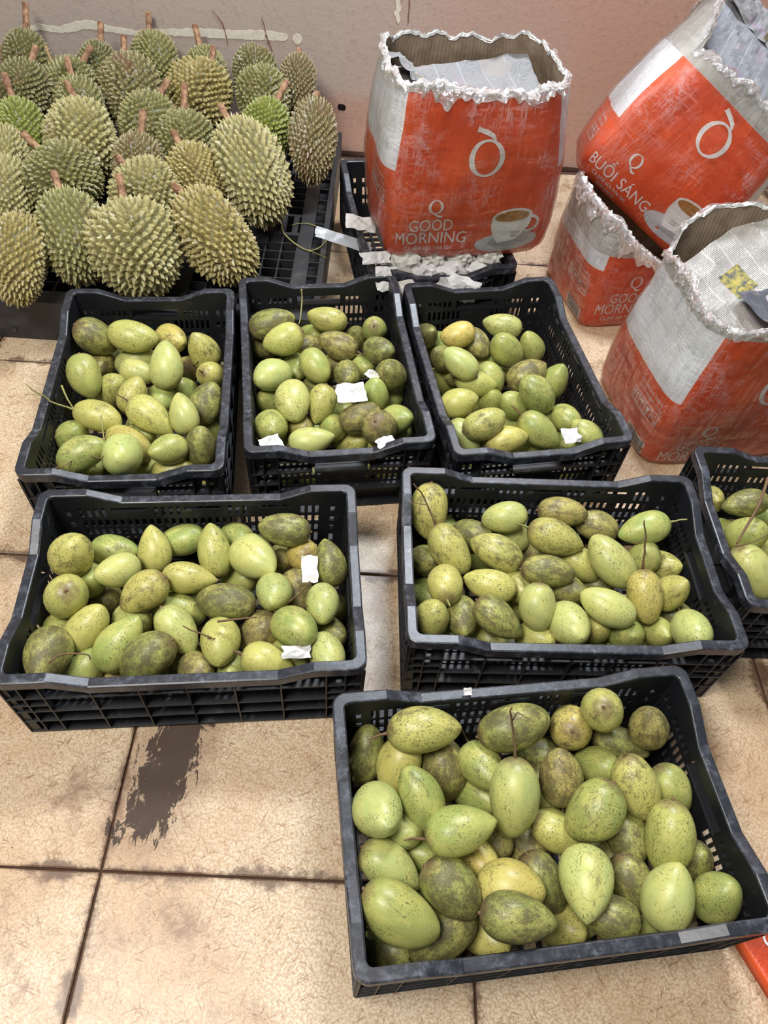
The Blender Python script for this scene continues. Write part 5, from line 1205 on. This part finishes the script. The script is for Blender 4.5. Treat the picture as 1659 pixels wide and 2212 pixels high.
# the tilted one lies on the crushed one
XB = Vector((0.808, -0.375, -0.453)).normalized(); ZB = Vector((0.531, 0.136, 0.835)); ZB = (ZB - XB * ZB.dot(XB)).normalized(); YB = ZB.cross(XB)
XB, YB = (XB * math.cos(0.12) + YB * math.sin(0.12)).normalized(), (YB * math.cos(0.12) - XB * math.sin(0.12)).normalized()
FLB = Vector((0.425, 2.040, 0.350))
wB, dB = 0.43, 0.34
CB = FLB + XB * wB / 2 + YB * dB / 2
MB1 = Matrix(((XB.x, YB.x, ZB.x, CB.x), (XB.y, YB.y, ZB.y, CB.y), (XB.z, YB.z, ZB.z, CB.z), (0, 0, 0, 1)))
c2 = Carton('tilted orange carton lying on top of the crushed one at right', MB1, wB, dB, 0.415, bulge=0.09, close=0.0, lean=(0.0, 0.0), h_white=0.155, h_band=0.345, seed=5, jag=0.016,
            rim=lambda s, p, z: z - 0.02 if 0.03 < p < s.w else z + 0.065 * min(1, (0.03 - p) / 0.06 if p < 0.03 else (p - s.w) / 0.06))
c2.print_front(('BU\u1ed4I S\u00c1NG',)); c2.print_side(False)

M2 = from_corner((0.514, 1.785, 0.0), 0.30, 0.42, 0.31)
def crushed(s, p, z):
    q = s.base_pt(p); P = M2 @ Vector((q[0], q[1], 0))
    zp = FLB.z - (ZB.x * (P.x - FLB.x) + ZB.y * (P.y - FLB.y)) / ZB.z
    return max(0.06, min(z, zp - 0.012))
c3 = Carton('crushed orange carton on the floor beneath the tilted one', M2, 0.42, 0.31, 0.34, bulge=0.03, close=0.04, h_white=0.185, h_band=0.228, rim=crushed, seed=7, jag=0.006, collar=0.05)
c3.print_front(('GOOD', 'MORNING'), big=False); c3.print_side()

c4 = Carton('open bulging orange carton in front right with printed newspaper inside', from_corner((0.620, 1.262, 0.0), 0.24, 0.43, 0.34), 0.43, 0.34, 0.395, bulge=0.05, close=-0.04, lean=(0.045, 0.01), h_white=0.20, h_band=0.372, seed=9, jag=0.010, pleat=0.0028, collar=0.028,
            rim=lambda s, p, z: z + (0.085 * max(0, math.sin(math.pi * (p - (s.w + s.d - 0.05)) / (s.w + 0.1))) ** 0.5 if p > s.w + s.d - 0.05 else 0) - (0.0 if p > 0 else 0.0))
c4.print_front(('GOOD', 'MORNING'), dz=-0.03, cup=False); c4.print_side()

# a flattened carton lying face up on the floor, its bottom edge towards the crates
X5 = Vector((0.47, -0.8827, 0)); Z5 = Vector((0.8827, 0.47, 0)); Y5 = Vector((0, 0, -1)); C5 = Vector((0.604, 0.268, 0.017)) + X5 * 0.2
M5 = Matrix(((X5.x, Y5.x, Z5.x, C5.x), (X5.y, Y5.y, Z5.y, C5.y), (X5.z, Y5.z, Z5.z, C5.z), (0, 0, 0, 1)))
c5 = Carton('flattened orange carton on the floor at the lower right corner', M5, 0.43, 0.026, 0.30, bulge=0.0, close=0.0, h_white=9, h_band=9, seed=13, jag=0.004, collar=0.02)
c5.decal('lettering', fit_poly(text_poly('MORNING'), 0.024, 0.204, 0.034, 0.066), M['print_white'])
c5.decal('lettering', fit_poly(text_poly('GOOD'), 0.063, 0.168, 0.072, 0.105), M['print_white'])

# ------------------------------------------------------------------ newspapers and scraps
def sheet(name, mat, mat4, sx, sy, amp, seed, label, cat='newspaper', group=None, n=30, fr=9.0, curl=0.0, torn=0.0):
    V = []; F = []; UV = []; r = random.Random(seed)
    for i in range(n + 1):
        for j in range(n + 1):
            u, v = i / n, j / n; x, y = (u - 0.5) * sx, (v - 0.5) * sy
            e = noise.noise(Vector((u * 2.6 + seed * 1.7, v * 2.6, 2.2))) * torn
            q = Vector((x * fr + seed * 3.7, y * fr, seed * 1.3))
            z = amp * (1 - 2 * abs(noise.noise(q))) + amp * 0.5 * (1 - 2 * abs(noise.noise(q * 2.3 + Vector((5, 1, 0))))) + curl * ((x / (sx / 2)) ** 2 + (y / (sy / 2)) ** 2)
            x *= 1 + e; y *= 1 + e * 0.8
            V.append(mat4 @ Vector((x, y, z))); UV.append((u, v))
    for i in range(n):
        for j in range(n):
            a = i * (n + 1) + j; F.append((a, a + n + 1, a + n + 2, a + 1))
    C = sum(V, Vector()) / len(V)
    o = obj(name, mesh_from(name, [v - C for v in V], F, False, UV), mat); o.location = C
    md = o.modifiers.new('thickness', 'SOLIDIFY'); md.thickness = 0.0006
    tag(o, label, cat, group); return o
def loc(x, y, z, rx=0, ry=0, rz=0): return Matrix.Translation((x, y, z)) @ Matrix.Rotation(rz, 4, 'Z') @ Matrix.Rotation(ry, 4, 'Y') @ Matrix.Rotation(rx, 4, 'X')
sheet('newspaper', M['news_a'], c1.M @ loc(0.01, 0.015, 0.318, 0.12, -0.05, 0.1), 0.37, 0.26, 0.012, 2, 'grey crumpled newspaper inside the upright carton', curl=0.012)
sheet('newspaper', M['news_a'], c1.M @ loc(-0.135, 0.06, 0.360, 0.2, 0.6, 0.5), 0.13, 0.13, 0.014, 3, 'small crumpled newspaper in the left corner of the upright carton', fr=14)
sheet('newspaper', M['news_b'], c2.M @ loc(0.02, 0.03, 0.425, 0.55, 0.0, 0.05), 0.36, 0.30, 0.010, 4, 'dark grey newspaper filling the tilted carton', curl=0.004)
sheet('newspaper', M['news_a'], c2.M @ loc(0.0, 0.155, 0.515, 0.8, 0.1, 0.1), 0.34, 0.09, 0.014, 5, 'light newspaper sheet sticking up behind the tilted carton', fr=13, torn=0.15)
sheet('newspaper', M['news_c'], c4.M @ loc(0.02, 0.06, 0.35, 0.35, -0.25, 0.5), 0.30, 0.26, 0.012, 6, 'cream newspaper with a yellow picture in the front right carton', curl=0.01)
sheet('newspaper', M['news_d'], c4.M @ loc(0.10, -0.06, 0.335, -0.05, 0.0, 0.3), 0.24, 0.22, 0.010, 7, 'black printed newspaper page in the front right carton', curl=0.015)

# waste paper between the crate and the upright carton
def crumple(name, P, r0, seed, mat, label, group, sq=(1, 1, 1)):
    me = bpy.data.meshes.new(name); bm = bmesh.new(); bmesh.ops.create_icosphere(bm, subdivisions=3, radius=1.0)
    for v in bm.verts:
        q = v.co * 2.2 + Vector((seed * 5.1, seed, 0)); k = 0.75 + 0.5 * (1 - 2 * abs(noise.noise(q))) + 0.22 * noise.noise(q * 3)
        v.co = Vector((v.co.x * k * r0 * sq[0], v.co.y * k * r0 * sq[1], v.co.z * k * r0 * sq[2]))
    bm.to_mesh(me); bm.free()
    o = obj(name, me, mat); o.location = P; tag(o, label, 'waste paper', group); return o
ca, sa = math.cos(0.25), math.sin(0.25)
rc = random.Random(8)
for k in range(11):
    lx = -0.125 + 0.025 * k; ly = -0.262 + 0.02 * (k % 3); lz = 0.165 + 0.018 * ((k * 2) % 3)
    crumple('crumpled_paper', (0.026 + lx * ca - ly * sa, 1.991 + lx * sa + ly * ca, lz), rc.uniform(0.030, 0.044), k + 1, M['news_c'] if k % 3 else M['paper_scrap'], f'crumpled waste paper under the upright carton, {ORD[k]} wad from left', 'waste paper under the carton', (1.0, 0.62, 0.85))
crumple('crumpled_paper', (0.006, 1.648, 0.150), 0.045, 21, M['news_c'], 'large crumpled newspaper wad hanging over the crate front', None, (1.0, 0.55, 1.0))
crumple('crumpled_paper', (0.135, 1.682, 0.165), 0.045, 22, M['paper_scrap'], 'white crumpled paper wedge at the right of the newspaper wad', None, (1.3, 0.5, 0.8))
sheet('paper_strip', M['paper_scrap'], loc(-0.088, 1.690, 0.228, 0.7, 0.2, 0.6), 0.085, 0.03, 0.005, 31, 'white paper strip hanging at the carton left bottom corner', 'paper scrap', n=10, fr=30, torn=0.2)
sheet('paper_strip', M['paper_scrap'], loc(-0.060, 1.648, 0.200, 1.1, 0.0, 0.25), 0.04, 0.06, 0.004, 32, 'short white paper strip hanging over the crate left corner', 'paper scrap', n=10, fr=30, torn=0.2)
sheet('paper_scrap', M['paper_scrap'], loc(-0.135, 1.90, 0.195, 0.3, 0.2, 0.2), 0.10, 0.05, 0.006, 33, 'white paper scrap left of the upright carton', 'paper scrap', n=10, fr=30, torn=0.2)
sheet('tape_strip', M['grey_tape'], loc(-0.185, 1.86, 0.165, 0.5, 0.25, 0.02), 0.16, 0.032, 0.003, 34, 'grey tape strip sticking out left of the upright carton', 'tape', n=12, fr=14, torn=0.1)
# scraps lying on the mangoes
for P, sz, rz, sd, lab in SCRAPS:
    sheet('paper_scrap', M['paper_scrap'], loc(P[0], P[1], P[2], 0.35, 0.1, rz), sz[0], sz[1], 0.006, sd, lab, 'paper scrap', n=10, fr=26, torn=0.22)

# dry twigs
def twig(name, pts, rad, label, mat='mango_stem'):
    b = MB(); C = sum((Vector(p) for p in pts), Vector()) / len(pts)
    P = []
    for k in range(len(pts) - 1):
        for q in range(5):
            f = q / 5; a = [Vector(pts[max(0, min(len(pts) - 1, k + e))]) for e in (-1, 0, 1, 2)]
            P.append(0.5 * ((2 * a[1]) + (-a[0] + a[2]) * f + (2 * a[0] - 5 * a[1] + 4 * a[2] - a[3]) * f * f + (-a[0] + 3 * a[1] - 3 * a[2] + a[3]) * f ** 3) - C)
    P.append(Vector(pts[-1]) - C)
    b.tube(P, [rad * (1 - 0.5 * k / len(P)) for k in range(len(P))], 6)
    o = obj(name, b.mesh(name, True), M[mat]); o.location = C; tag(o, label, 'twig'); return o
for pts, rad, lab, mt in TWIGS: twig('dry_twig', pts, rad, lab, mt)
